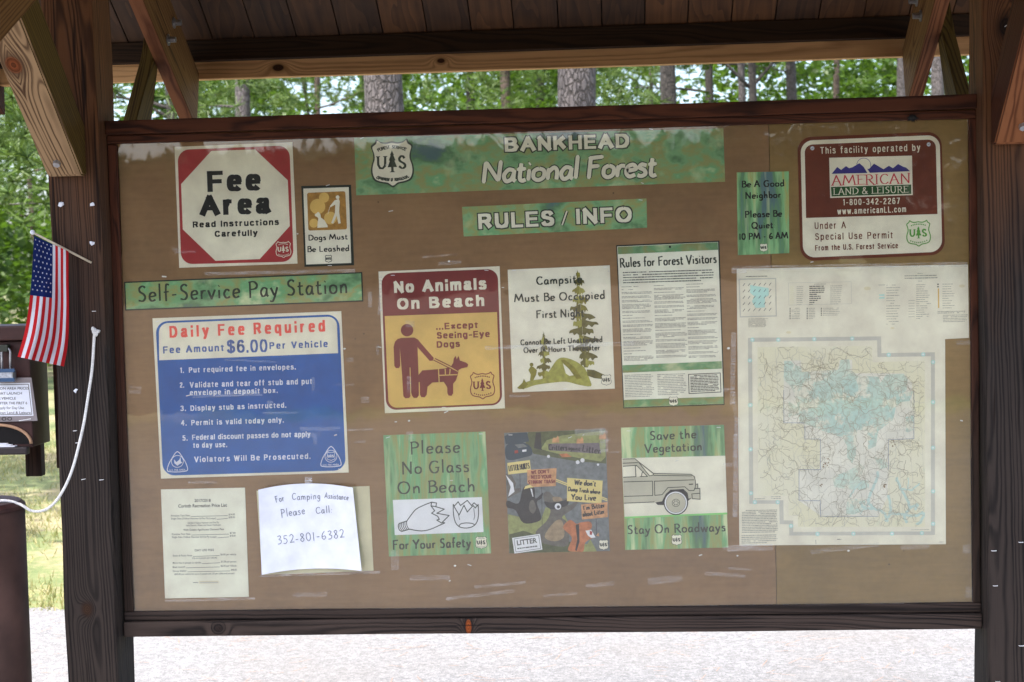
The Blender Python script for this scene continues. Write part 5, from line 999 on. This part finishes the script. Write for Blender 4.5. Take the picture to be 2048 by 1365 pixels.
# ---------------------------------------------------------------- pay box, padlock, price card, steel tube, rope, flag
M_box = paint('brown_box_enamel', S(74, 46, 42, .62), .5, .25, 30, .25); M_box2 = paint('brown_tube_enamel', S(74, 54, 47, .9), .65, .45, 9, .2); M_dark = paint('slot_darkness', (.006, .005, .005), .9)
BX = empty('pay_box', (-1.50, .115, 1.155), 'dark brown steel pay box with a curved envelope slot beside the left post', 'pay box')
bm = bmesh.new(); add_box(bm, -1.76, -1.346, .052, .178, 1.155, 1.437, .004); body = bm_obj('body', bm, M_box, BX)
bm = bmesh.new(); add_box(bm, -1.775, -1.318, .03, .20, 1.439, 1.478, .005); bm_obj('lid', bm, M_box, BX)
bm = bmesh.new(); add_box(bm, -1.76, -1.432, .046, .0515, 1.24, 1.433, .002); bm_obj('door', bm, M_box, BX)
bm = bmesh.new(); add_box(bm, -1.42, -1.375, .180, .21, 1.06, 1.45, .003); add_box(bm, -1.322, -1.2375, .150, .178, 1.085, 1.41, .003); bm_obj('mounting_board', bm, MW['stile'], BX, along=(0, 0, 1), seed=5)
# the slot: a flat arch, the opening's shade painted black, with edge lip and white envelopes
cx, cz = B(-6, 886, .05).x, B(0, 889, .05).z
arc = [(cx + .093 * math.cos(a), cz + .052 * math.sin(a)) for a in [math.pi * k / 24 for k in range(25)]]
bm = bmesh.new(); bm.faces.new([bm.verts.new((x, .0505, zz_)) for x, zz_ in arc]); bm_obj('slot', bm, M_dark, BX)
bm = bmesh.new(); add_tube(bm, [(x, .049, zz_) for x, zz_ in arc], .0042, 8); bm_obj('slot_lip', bm, paint('worn_lip', S(150, 118, 92), .6), BX, smooth=True)
bm = bmesh.new(); add_box(bm, cx - .092, cx + .088, .028, .0515, 1.138, cz - .006, .004); bm_obj('slot_tray', bm, paint('tray_steel', S(58, 50, 50, .7), .5, .3), BX)
EN = empty('fee_envelopes', (cx, .04, cz)); bm = bmesh.new()
for k in range(3): add_box(bm, cx - .09, cx + .055 - k * .012, .030 + k * .004, .049, cz - .0055 + k * .0032, cz - .003 + k * .0032)
bm_obj('envelope_stack', bm, MI['bright'], EN); tag(EN, 'white envelopes lying in the curved slot of the brown pay box', 'envelopes')
# price card in a plastic sleeve
cc = [(-60, 757), (63, 755.5), (75, 842), (-58, 846)]
s = Sign('price_card', 'white card of area prices in a grey plastic sleeve on the brown pay box', 'notice', cc, Y=.043, thick=.0015, mat=paint('grey_sleeve', S(112, 106, 108), .25, .25, 20, .6), panel='sleeve')
s.rect('card', 'bright', [(-60, 768), (60, 766), (67, 832), (-58, 834)], 1); s.line('card', 'textdark', [(-60, 771), (57, 769), (64, 829), (-58, 831)], 1.3, 2)
for t, y, x1 in [('RECREATION AREA PRICES', 779.5, 58), ('AND BOAT LAUNCH', 789.5, 44), ('$6.00 PER VEHICLE', 799.5, 32), ('$1.00 PER PERSON AFTER THE FIRST 6', 809, 54.5), ('Discounts Apply for Day Use', 818.5, 48), ('American Land & Leisure', 828, 61.5)]:
    V, F = font_text(t, .012); wd = (max(v[0] for v in V)) / CAPH * (5.2 if t[0] != 'A' or t[1] == 'N' else 5.4) * (.92 if len(t) > 26 else 1); s.text('textdark', t, (x1 - wd, y + .4), (x1, y), 5.0, 2, .012)
s.hand('black', '6.00', (-12, 842), (24, 841), 6.5, 1.2, 2); s.line('card', 'boxwhite', [(38, 842), (62, 838)], 1.2, 2); s.build()
# padlock
PLK = empty('padlock', (B(11, 765, .035).x, .03, B(11, 765, .035).z), 'steel padlock with a tall shackle hanging on the brown pay box', 'padlock')
bm = bmesh.new(); a, b = B(-9, 741, .03), B(30, 764, .03); add_box(bm, a.x, b.x, .016, .042, b.z, a.z, .003); pb = bm_obj('lock_body', bm, paint('laminated_steel', (.36, .38, .42), .4, .35, 200, .5, .6), PLK)
bm = bmesh.new(); a, b = B(-9, 757, .0145), B(30, 764, .0145); add_box(bm, a.x + .001, b.x - .001, .0138, .0158, b.z, a.z, .0008); a, b = B(-9, 738.5, .0145), B(30, 745, .0145); add_box(bm, a.x + .001, b.x - .001, .0138, .0158, b.z, a.z, .0008); bm_obj('blue_band', bm, paint('blue_band', S(62, 92, 128, .7), .4), PLK)
bm = bmesh.new(); pts = [B(4, 742, .03), B(3.5, 715, .03)] + [B(12 - 8.6 * math.cos(t), 705 - 8.5 * math.sin(t), .03) for t in [math.pi * k / 10 for k in range(11)]] + [B(20.5, 715, .03), B(21, 742, .03)]; add_tube(bm, pts, .0031, 10); bm_obj('shackle', bm, MI_steel, PLK, smooth=True)
bm = bmesh.new(); a, b = B(2, 690, .04), B(20, 703, .04); add_box(bm, a.x, b.x, .024, .047, b.z, a.z, .002); bm_obj('hasp', bm, MI['blackedge'], BX)
# pedestal of the box, out of sight to the left
bm = bmesh.new(); add_tube(bm, [(-1.68, .115, -.02), (-1.68, .115, 1.155)], .045, 20); bm_obj('pedestal', bm, M_box, BX, smooth=True)
# brown steel tube
TB = empty('steel_tube_post', (-1.452, -.1, 0), 'thick brown steel tube post with taped scraps standing at the left edge', 'post')
bm = bmesh.new(); add_tube(bm, [(-1.452, -.1, -.01), (-1.452, -.1, 1.015)], .128, 48); bm_obj('tube', bm, M_box2, TB)
for o in [c_ for c_ in TB.children]:
    for p in o.data.polygons: p.use_smooth = len(p.vertices) == 4
bm = bmesh.new(); add_tube(bm, [(-1.452, -.1, 1.0155), (-1.452, -.1, 1.024), (-1.452, -.1, 1.034)], [.130, .130, .118], 48); bm_obj('cap', bm, M_box, TB)
def patch(name, ang0, ang1, z0, z1, mat, R=.1288):
    V = []; k = 6
    for i in range(k):
        a, b = ang0 + (ang1 - ang0) * i / k, ang0 + (ang1 - ang0) * (i + 1) / k
        V.append([(-1.452 + R * math.cos(t), -.1 + R * math.sin(t), zz_) for t, zz_ in ((a, z0), (b, z0), (b, z1), (a, z1))])
    quads_obj(name, np.array(V), mat, TB, base=TB.location)
d_ = math.radians
patch('tape_scrap', d_(-75), d_(-52), .785, .80, film_mat('old_tape', (.4, .4, .4), .9)); patch('tape_scrap', d_(-72), d_(-44), .675, .695, film_mat('old_tape_two', (.5, .5, .5), .9)); patch('rust_patch', d_(-84), d_(-58), .86, .90, paint('rust_mark', S(60, 36, 30), .7)); patch('rust_patch', d_(-80), d_(-62), .60, .67, paint('dark_scuff', S(58, 44, 42), .7))
# rope
M_rope = paint('white_cord', (.74, .73, .70), .8, .18, 90)
q_ = N(M_rope.node_tree); wv_ = q_.n('ShaderNodeTexWave', {'Vector': q_.n('ShaderNodeNewGeometry').outputs['Position'], 'Scale': 85.0, 'Distortion': 1.0}, bands_direction='DIAGONAL').outputs['Fac']
M_rope.node_tree.links.new(q_.n('ShaderNodeBump', {'Height': wv_, 'Strength': .8, 'Distance': .0015}).outputs[0], M_rope.node_tree.nodes['Principled BSDF'].inputs['Normal'])
pts = [(189, 664, -.068), (187.5, 690, -.071), (184, 740, -.075), (176, 795, -.078), (168, 845, -.080), (158, 890, -.083), (146, 935, -.087), (132, 970, -.092), (114, 1000, -.098), (96, 1017, -.104), (78, 1023, -.108), (60, 1021, -.112), (42, 1010, -.115)]
P3 = [B(*p) for p in pts] + [Vector((-1.352, -.118, 1.0385)), Vector((-1.40, -.115, 1.0385)), Vector((-1.50, -.11, 1.0385)), Vector((-1.57, -.108, 1.0385)), Vector((-1.597, -.107, 1.02)), Vector((-1.60, -.106, .93)), Vector((-1.62, -.1, .7))]
RP = empty('white_rope', P3[0], 'white rope sagging from a knot on the left post to the brown tube', 'rope')
bm = bmesh.new(); add_tube(bm, catmull(P3, 8), .0036, 10); bm_obj('cord', bm, M_rope, RP, smooth=True)
bm = bmesh.new(); k0 = B(189, 663, -.069)
for ofs, s_ in (((0, 0, 0), .0085), ((.004, -.003, -.006), .0075), ((-.003, -.002, .006), .006)): bmesh.ops.create_icosphere(bm, subdivisions=2, radius=s_, matrix=Matrix.Translation(k0 + Vector(ofs)) @ Matrix.Diagonal((.8, .7, 1.1, 1)))
add_tube(bm, [k0, k0 + Vector((.008, -.002, .001)), k0 + Vector((.0135, -.003, -.001))], [.004, .0034, .0046], 8); bm_obj('knot', bm, M_rope, RP, smooth=True)
# flag
FS = empty('small_flag', B(183, 526, -.07), 'small American stick flag hanging from the left post', 'flag')
ft, fb = B(65, 465, -.135), B(183, 526, -.066)
bm = bmesh.new(); add_tube(bm, [ft, fb], .0028, 10); bm_obj('stick', bm, paint('flag_stick', (.55, .48, .36), .5), FS, smooth=True)
bm = bmesh.new(); bmesh.ops.create_uvsphere(bm, u_segments=14, v_segments=10, radius=.0062, matrix=Matrix.Translation(ft)); bm_obj('finial', bm, MI['bright'], FS, smooth=True)
def cloth(name, c): 
    mt, nt, bs = newmat(name); nt.nodes.remove(bs); q = N(nt)
    a = q.n('ShaderNodeBsdfDiffuse', {'Color': (*c, 1)}); b = q.n('ShaderNodeBsdfTranslucent', {'Color': (*c, 1)}); nt.links.new(q.n('ShaderNodeMixShader', {0: .3, 1: a.outputs[0], 2: b.outputs[0]}).outputs[0], nt.nodes['Material Output'].inputs[0]); return mt
MFR, MFW, MFB = cloth('flag_red', S(176, 38, 42, 1.05)), cloth('flag_white', (.62, .62, .67)), cloth('flag_blue', S(30, 42, 90, 1.0))
def flag_pt(u, v, push=0.0):
    """u across the stripes (0 at the outer edge), v down the fly"""
    top = Vector((68 + 69 * u, 472 + 34 * u)); 
    le = Vector(catmull([(68, 472), (64, 545), (58, 610), (49, 665), (35, 714)], 8)[min(32, int(v * 32))]); i0 = min(31, int(v * 32)); cl2 = catmull([(68, 472), (64, 545), (58, 610), (49, 665), (35, 714)], 8); le = Vector(cl2[i0]).lerp(Vector(cl2[i0 + 1]), v * 32 - i0)
    re_ = Vector(catmull([(137, 503), (137, 560), (138, 620), (136, 685), (128, 733.5)], 8)[i0]).lerp(Vector(catmull([(137, 503), (137, 560), (138, 620), (136, 685), (128, 733.5)], 8)[i0 + 1]), v * 32 - i0)
    uu = u + .035 * math.sin(v * 3.6) * math.sin(math.pi * u) * (1 - .4 * v)
    p = le.lerp(re_, uu)
    Y = ft.y + (fb.y - ft.y) * ((p.x - 65) / 118) * (1 - .6 * v) + .020 * math.sin(u * 11 + v * 2.2) * v ** .5 + .012 * math.sin(u * 5.5 - v * 3) - .004
    return B(p.x, p.y, Y + push)
bm = bmesh.new(); NU, NV = 52, 64
gr = [[bm.verts.new(flag_pt(i / NU, j / NV)) for i in range(NU + 1)] for j in range(NV + 1)]
for j in range(NV):
    for i in range(NU):
        f = bm.faces.new((gr[j][i], gr[j][i + 1], gr[j + 1][i + 1], gr[j + 1][i])); st = i // 4
        f.material_index = 2 if (i < 28 and j < NV * .41) else (0 if st % 2 == 0 else 1)
bm_obj('cloth', bm, [MFR, MFW, MFB], FS, smooth=True)
V = []; F = []; 
for r_ in range(9):
    for c_ in range(6 if r_ % 2 == 0 else 5):
        v0 = .41 * (c_ + (.5 if r_ % 2 == 0 else 1.0)) / 6; u0 = 28 / 52 * (r_ + .9) / 9.8; o = len(V)
        for k in range(10):
            a = k * math.pi / 5; rr = .0215 if k % 2 == 0 else .0095; V.append(flag_pt(min(1, max(0, u0 + rr * math.sin(a) * 1.15)), min(1, max(0, v0 + rr * math.cos(a) * .40)), -.0012))
        F.append(tuple(range(o, o + 10)))
me = bpy.data.meshes.new('stars'); me.from_pydata([v - FS.location for v in V], [], F); me.update(); link('stars', me, MFW, FS)

# ---------------------------------------------------------------- trees
def bark_mat(name, c1, c2, sc=1.0):
    mt, nt, bs = newmat(name); q = N(nt)
    pos = q.n('ShaderNodeNewGeometry').outputs['Position']
    v = q.n('ShaderNodeVectorMath', {0: pos, 1: (21 * sc, 21 * sc, 8.5 * sc)}, operation='MULTIPLY').outputs[0]
    v = q.n('ShaderNodeVectorMath', {0: v, 1: q.n('ShaderNodeVectorMath', {0: q.n('ShaderNodeTexNoise', {'Vector': pos, 'Scale': 9.0}).outputs['Color'], 1: (1.2, 1.2, 1.2)}, operation='MULTIPLY').outputs[0]}, operation='ADD').outputs[0]
    ed = q.n('ShaderNodeTexVoronoi', {'Vector': v, 'Scale': 1.0}, feature='DISTANCE_TO_EDGE').outputs['Distance']
    ce_ = q.n('ShaderNodeSeparateColor', {0: q.n('ShaderNodeTexVoronoi', {'Vector': v, 'Scale': 1.0}).outputs['Color']}).outputs[0]
    f = q.step(ed, .02, .16); fine = q.noise(pos, 40, 4)
    col = q.mix(ce_, c1, tuple(c * .72 for c in c1)); col = q.mix(q.math('MULTIPLY', fine, .5), col, tuple(min(1, c * 1.5) for c in c1)); col = q.mix(f, c2, col)
    nt.links.new(col, bs.inputs['Base Color']); bs.inputs['Roughness'].default_value = .95
    nt.links.new(q.n('ShaderNodeBump', {'Height': f, 'Strength': .9, 'Distance': .02}).outputs[0], bs.inputs['Normal']); return mt
MBK = [bark_mat('grey_pine_bark', (.095, .084, .086), (.04, .034, .033)), bark_mat('dark_bark', (.042, .036, .033), (.014, .012, .011), 1.3), bark_mat('brown_pine_bark', (.10, .072, .056), (.028, .02, .016))]
def needles(c, rad, n, r, ln=.17, wd=.006):
    """tufts of thin needles about points c"""
    N_ = len(c) * n; base = np.repeat(c, n, 0); d = r.normal(0, 1, (N_, 3)); d[:, 2] = d[:, 2] * .8 + .25; d /= np.linalg.norm(d, axis=1)[:, None]
    p = np.cross(d, r.normal(0, 1, (N_, 3))); p /= np.linalg.norm(p, axis=1)[:, None]; L = r.uniform(.6, 1.1, N_)[:, None] * ln
    return np.stack([base - p * wd, base + p * wd, base + d * L + p * wd * .3, base + d * L - p * wd * .3], 1)
def leaves(c, rad, n, r, sz=.1):
    N_ = len(c) * n; base = np.repeat(c, n, 0) + r.normal(0, 1, (N_, 3)) * np.repeat(rad, n)[:, None] * np.array([.62, .62, .42])
    a = r.normal(0, 1, (N_, 3)); a[:, 2] *= .45; a /= np.linalg.norm(a, axis=1)[:, None]; b = np.cross(a, r.normal(0, .5, (N_, 3)) + np.array([0, 0, 1.0])); b /= np.linalg.norm(b, axis=1)[:, None]
    s_ = (r.uniform(.55, 1.25, N_) * sz)[:, None]
    return np.stack([base, base + a * s_ * .5 + b * s_ * .32, base + a * s_, base + a * s_ * .5 - b * s_ * .32], 1)
CROWNS = []
for k in range(3):                                   # three pine crowns, shared
    r = np.random.default_rng(50 + k); cs = []
    for i in range(170):
        h = r.uniform(0, 1); R = 2.7 * (1 - h) ** .7 * r.uniform(.25, 1); a = r.uniform(0, 6.28); cs.append((math.cos(a) * R, math.sin(a) * R, h * 7))
    cs = np.repeat(np.array(cs), 5, 0) + r.normal(0, .22, (850, 3)); Q = needles(cs, None, 11, r, .3, .014)
    ob = quads_obj('crown', Q, MN, tint=r.random(len(Q))); CROWNS.append(ob.data); bpy.data.objects.remove(ob)
def pine(name, px, py, D, wpx, mat, label, cat='tree', lean=0.0, hgt=None, crown=True, limbs=(), group='pine trunks standing behind the board'):
    p = B(px, py, D - 3.88); R = wpx * D / FPX / 2 * 1.0; H = hgt or random.uniform(15, 18); r = random.Random(px)
    T_ = empty(name, (p.x - lean * (p.z), p.y, 0), label, cat, group); bm = bmesh.new(); pts, rd = [], []
    for i in range(27):
        t = i / 26; zz_ = t * H; pts.append(T_.location + Vector((lean * zz_ + .05 * math.sin(zz_ * .5 + px), .05 * math.cos(zz_ * .4 + px), zz_ - (.1 if i == 0 else 0)))); rd.append(R * (1.35 - 2.0 * min(t, .03) / .03 * .13 if t < .03 else 1.09 - .8 * t ** 1.25))
    add_tube(bm, pts, rd, 28); 
    for v in bm.verts:
        a = math.atan2(v.co.y - T_.location.y, v.co.x - T_.location.x); k = 1 + .03 * math.sin(a * 5 + v.co.z * 1.3) + .02 * math.sin(a * 11 - v.co.z * 2.1); ax = T_.location + Vector((lean * v.co.z, 0, v.co.z)); v.co = ax + (v.co - ax) * k
    bm_obj('trunk', bm, mat, T_, smooth=True)
    for (zz_, dx, dz, L, rad) in limbs:
        bm = bmesh.new(); a = T_.location + Vector((lean * zz_, 0, zz_)); pts = [a]; d = Vector((dx, r.uniform(-.3, .1), dz)).normalized()
        for i in range(8): d = (d + Vector((r.uniform(-.18, .18), r.uniform(-.1, .1), r.uniform(-.16, .14)))).normalized(); pts.append(pts[-1] + d * L / 8)
        add_tube(bm, pts, [rad * (1 - .1 * i) for i in range(9)], 7)
        for i in (3, 5, 6): e_ = pts[i] + Vector((dx * .5, r.uniform(-.2, .2), r.uniform(-.4, .5))) * L * .3; add_tube(bm, [pts[i], (pts[i] + e_) / 2 + Vector((0, 0, .04)), e_], [rad * .45, rad * .3, rad * .15], 5)
        bm_obj('limb', bm, mat, T_, smooth=True)
    if crown:
        o = bpy.data.objects.new('crown', CROWNS[int(px) % 3]); COL.objects.link(o); o.parent = T_; o.location = (lean * H * .7, 0, H - 7.4); o.rotation_euler.z = px
    return T_
pine('pine_tree', 775, 180, 16, 79, MBK[0], 'thickest grey pine trunk rising above the left half of the banner', lean=-.006)
pine('pine_tree', 1160, 165, 16, 77, MBK[0], 'thick grey pine trunk rising above the right half of the banner', lean=.004)
pine('pine_tree', 487, 200, 31, 33, MBK[0], 'pale scaly pine trunk above the fee sign, nearest the left end of the gap', limbs=((5.0, -1, .1, 1.6, .03),))
pine('pine_tree', 403, 200, 46, 17, MBK[1], 'slim dark trunk just right of the left rafter', limbs=((6.9, 1, .15, 2.0, .05),))
pine('pine_tree', 346, 215, 40, 24, MBK[1], 'dark trunk seen between the left rafter and the rear knee brace', limbs=((6.0, -1, .35, 2.4, .06), (5.7, -1, .5, 2.2, .05)))
pine('pine_tree', 608, 195, 44, 11, MBK[1], 'thinnest dark leaning sapling between the two left-hand pines', cat='tree', lean=-.12, hgt=9, crown=False)
pine('pine_tree', 637, 190, 40, 14, MBK[2], 'slender brown trunk just left of the thickest grey pine', lean=.01, limbs=((5.9, 1, .2, 1.8, .03),))
pine('pine_tree', 727, 180, 44, 16, MBK[1], 'dark trunk half hidden at the left side of the thickest grey pine')
pine('pine_tree', 944, 170, 44, 20, MBK[1], 'dark trunk in the foliage between the two thick grey pines')
pine('pine_tree', 1012, 165, 38, 24, MBK[2], 'mottled brown-grey trunk midway between the two thick grey pines')
pine('pine_tree', 1078, 160, 45, 22, MBK[1], 'dark mottled trunk close left of the second thick grey pine', limbs=((7.2, 1, .7, 2.6, .05),))
pine('pine_tree', 1303, 150, 48, 11, MBK[0], 'thin grey trunk against the bright sky above the word Forest', limbs=((7.0, -1, .2, 1.8, .03),))
pine('pine_tree', 1340, 150, 27, 34, MBK[1], 'broad dark trunk between two patches of bright sky')
pine('pine_tree', 1421, 150, 44, 19, MBK[1], 'dark grey trunk with bare crossing branches right of the broad dark trunk', limbs=((6.4, -1, .35, 2.6, .05), (7.3, 1, -.3, 2.8, .05)))
pine('pine_tree', 1483, 150, 38, 16, MBK[0], 'pale trunk standing close against a dark forked trunk', lean=.004)
pine('pine_tree', 1501, 150, 36, 18, MBK[1], 'dark forked trunk with a limb rising to the right', limbs=((5.6, 1, 1.1, 1.7, .05), (5.6, -1, .7, 2.6, .045)))
pine('pine_tree', 1584, 150, 40, 24, MBK[0], 'grey pine trunk standing in green leaves left of the operator sign')
pine('pine_tree', 1674, 140, 44, 14, MBK[2], 'slender brown trunk in the leaves above the operator sign', lean=.006)
pine('pine_tree', 1806, 150, 38, 22, MBK[0], 'pale scaly trunk partly hidden by the right rafter', lean=-.01)
pine('pine_tree', 1872, 150, 36, 28, MBK[0], 'grey trunk framed between the right rafter and the rear knee brace')
pine('pine_tree', 57, 420, 24, 11, MBK[2], 'slender trunk in the leaves behind the flag, at the left edge', lean=-.012, hgt=9, crown=False, limbs=((2.6, -1, .1, .9, .02), (3.3, 1, .2, 1.2, .02)))
# hidden or side trees that only round out the wood
shade = np.random.default_rng(77)
# foliage masses: no one could count the leaves
def mass(name, spots, kind, seed, sz, per, mat, parts=1):
    r = np.random.default_rng(seed); c = np.array([s_[:3] for s_ in spots]); rad = np.array([s_[3] for s_ in spots])
    if kind == 'leaf':
        sub = np.repeat(c, 6, 0) + r.normal(0, 1, (len(c) * 6, 3)) * np.repeat(rad, 6)[:, None] * np.array([.75, .75, .5]); Q = leaves(sub, np.repeat(rad, 6) * .38, per // 6, r, sz)
        t = np.repeat(np.clip(r.normal(.42, .4, len(c)), 0, 1), 6 * (per // 6)) * .6 + r.random(len(Q)) * .4
    else:
        sub = np.repeat(c, 9, 0) + r.normal(0, 1, (len(c) * 9, 3)) * np.repeat(rad, 9)[:, None] * np.array([.6, .6, .3]); Q = needles(sub, None, per // 9, r, sz, sz * .045); t = r.random(len(Q))
    return tag(quads_obj(name, Q, mat, tint=t), kind='stuff')
r = random.Random(21); sp = []
def ray_spot(px, py, D): p = B(px, py, D - 3.88); return p
for k in range(150):                                  # leafy understorey across the gap above the board
    px = r.uniform(330, 1920); D = r.uniform(36, 58)
    dens = .35 if (540 < px < 730 or 1200 < px < 1320 or 1355 < px < 1480) else 1.0
    if r.random() > dens: continue
    p = ray_spot(px, r.uniform(90, 260), D); sp.append((p.x, p.y, p.z, r.uniform(.45, .9)))
for k in range(70):                                   # left window: leaves from the ground up
    px = r.uniform(-160, 130); D = r.uniform(20, 34); p = ray_spot(px, r.uniform(250, 690), D); sp.append((p.x, p.y, p.z, r.uniform(.5, 1.0)))
for k in range(230):                                  # the rest of the wood's edge
    x, y = r.uniform(-26, 26), r.uniform(20, 44); sp.append((x, y, r.uniform(.2, 3.2) if abs(x) < 13 else r.uniform(.2, 9), r.uniform(.6, 1.3)))
mass('woodland_leaves', sp, 'leaf', 1, .17, 150, ML)
sp = []
for k in range(80):
    px = r.choice([r.uniform(500, 760), r.uniform(840, 1120), r.uniform(380, 520), r.uniform(1200, 1300)]); D = r.uniform(24, 44); p = ray_spot(px, r.uniform(100, 250), D); sp.append((p.x, p.y, p.z, r.uniform(.35, .7)))
for k in range(26): p = ray_spot(r.uniform(-120, 110), r.uniform(170, 400), r.uniform(14, 22)); sp.append((p.x, p.y, p.z, r.uniform(.4, .7)))
mass('pine_boughs', sp, 'needle', 2, .24, 150, MN)
sp = [(r.uniform(-70, 70), r.uniform(54, 85), r.uniform(0, 1) * 6.0, r.uniform(1.5, 2.8)) for k in range(420)]
for k in range(360):
    px = r.uniform(-400, 2400); D = r.uniform(58, 90)
    if (545 < px < 735 or 1205 < px < 1325 or 1360 < px < 1480) and r.random() < .8: continue
    p = B(px, r.uniform(20, 260), D - 3.88); sp.append((p.x, p.y, p.z, r.uniform(1.0, 1.9)))
mass('far_woodland', sp, 'leaf', 3, .5, 90, ML)
sp = [(x_, r.uniform(-122, -110), r.uniform(0, 1) * (24 if x_ > 10.5 else 9.4), 1.5) for x_ in [r.uniform(-58, 58) for k in range(2900)]] + [(r.uniform(-40, 12), r.uniform(-122, -110), r.uniform(9.2, 10.3), .8) for k in range(420)] + [(r.choice((-1, 1)) * r.uniform(24, 40), r.uniform(-50, 20), r.uniform(0, 7), r.uniform(1.2, 2.2)) for k in range(160)]  # unseen wood behind the camera, right stretch raised to hide reflected sky
mass('woodland_opposite', sp, 'leaf', 4, 1.0, 48, MLD)
# the crown that shades the lawn on the left stands out of frame
sp = [(-7.4 + r.gauss(0, 1.5), 5.2 + r.gauss(0, 1.0), 7.6 + r.gauss(0, 1.0), r.uniform(.5, .9)) for k in range(46)]
LT = empty('leafy_tree', (-8.6, 5.2, 0), 'broad leafy tree shading the lawn beside the pay box', 'tree')
c = np.array([s_[:3] for s_ in sp]); rd_ = np.array([s_[3] for s_ in sp]); rr2 = np.random.default_rng(9)
Q = leaves(c, rd_ * .8, 110, rr2, .17); quads_obj('crown', Q, ML, LT, tint=rr2.random(len(Q)), base=LT.location)
bm = bmesh.new(); add_tube(bm, [(-8.6, 5.2, -.1), (-8.5, 5.2, 3), (-8.0, 5.2, 6), (-7.5, 5.2, 8)], [.2, .16, .12, .05], 16)
for a in ((-6, 4.6, 7.6), (-8.6, 6, 7.8), (-6.4, 6.2, 8.2)): add_tube(bm, [(-8.3, 5.2, 4.4), (-7.8 + (a[0] + 7.8) * .5, (5.2 + a[1]) / 2, 6.2), a], [.1, .07, .02], 10)
bm_obj('trunk', bm, MBK[2], LT, smooth=True)
# a dark cable strung through the trees on the left
bm = bmesh.new(); a, b = B(-60, 404, 16), B(150, 398, 16); add_tube(bm, [a + (b - a) * (i / 12) * 1.0 - Vector((0, 0, .05 * math.sin(math.pi * i / 12))) for i in range(13)], .011, 6)
tag(bm_obj('overhead_cable', bm, MI['black']), 'dark thin cable crossing the leaves behind the flag', 'cable')
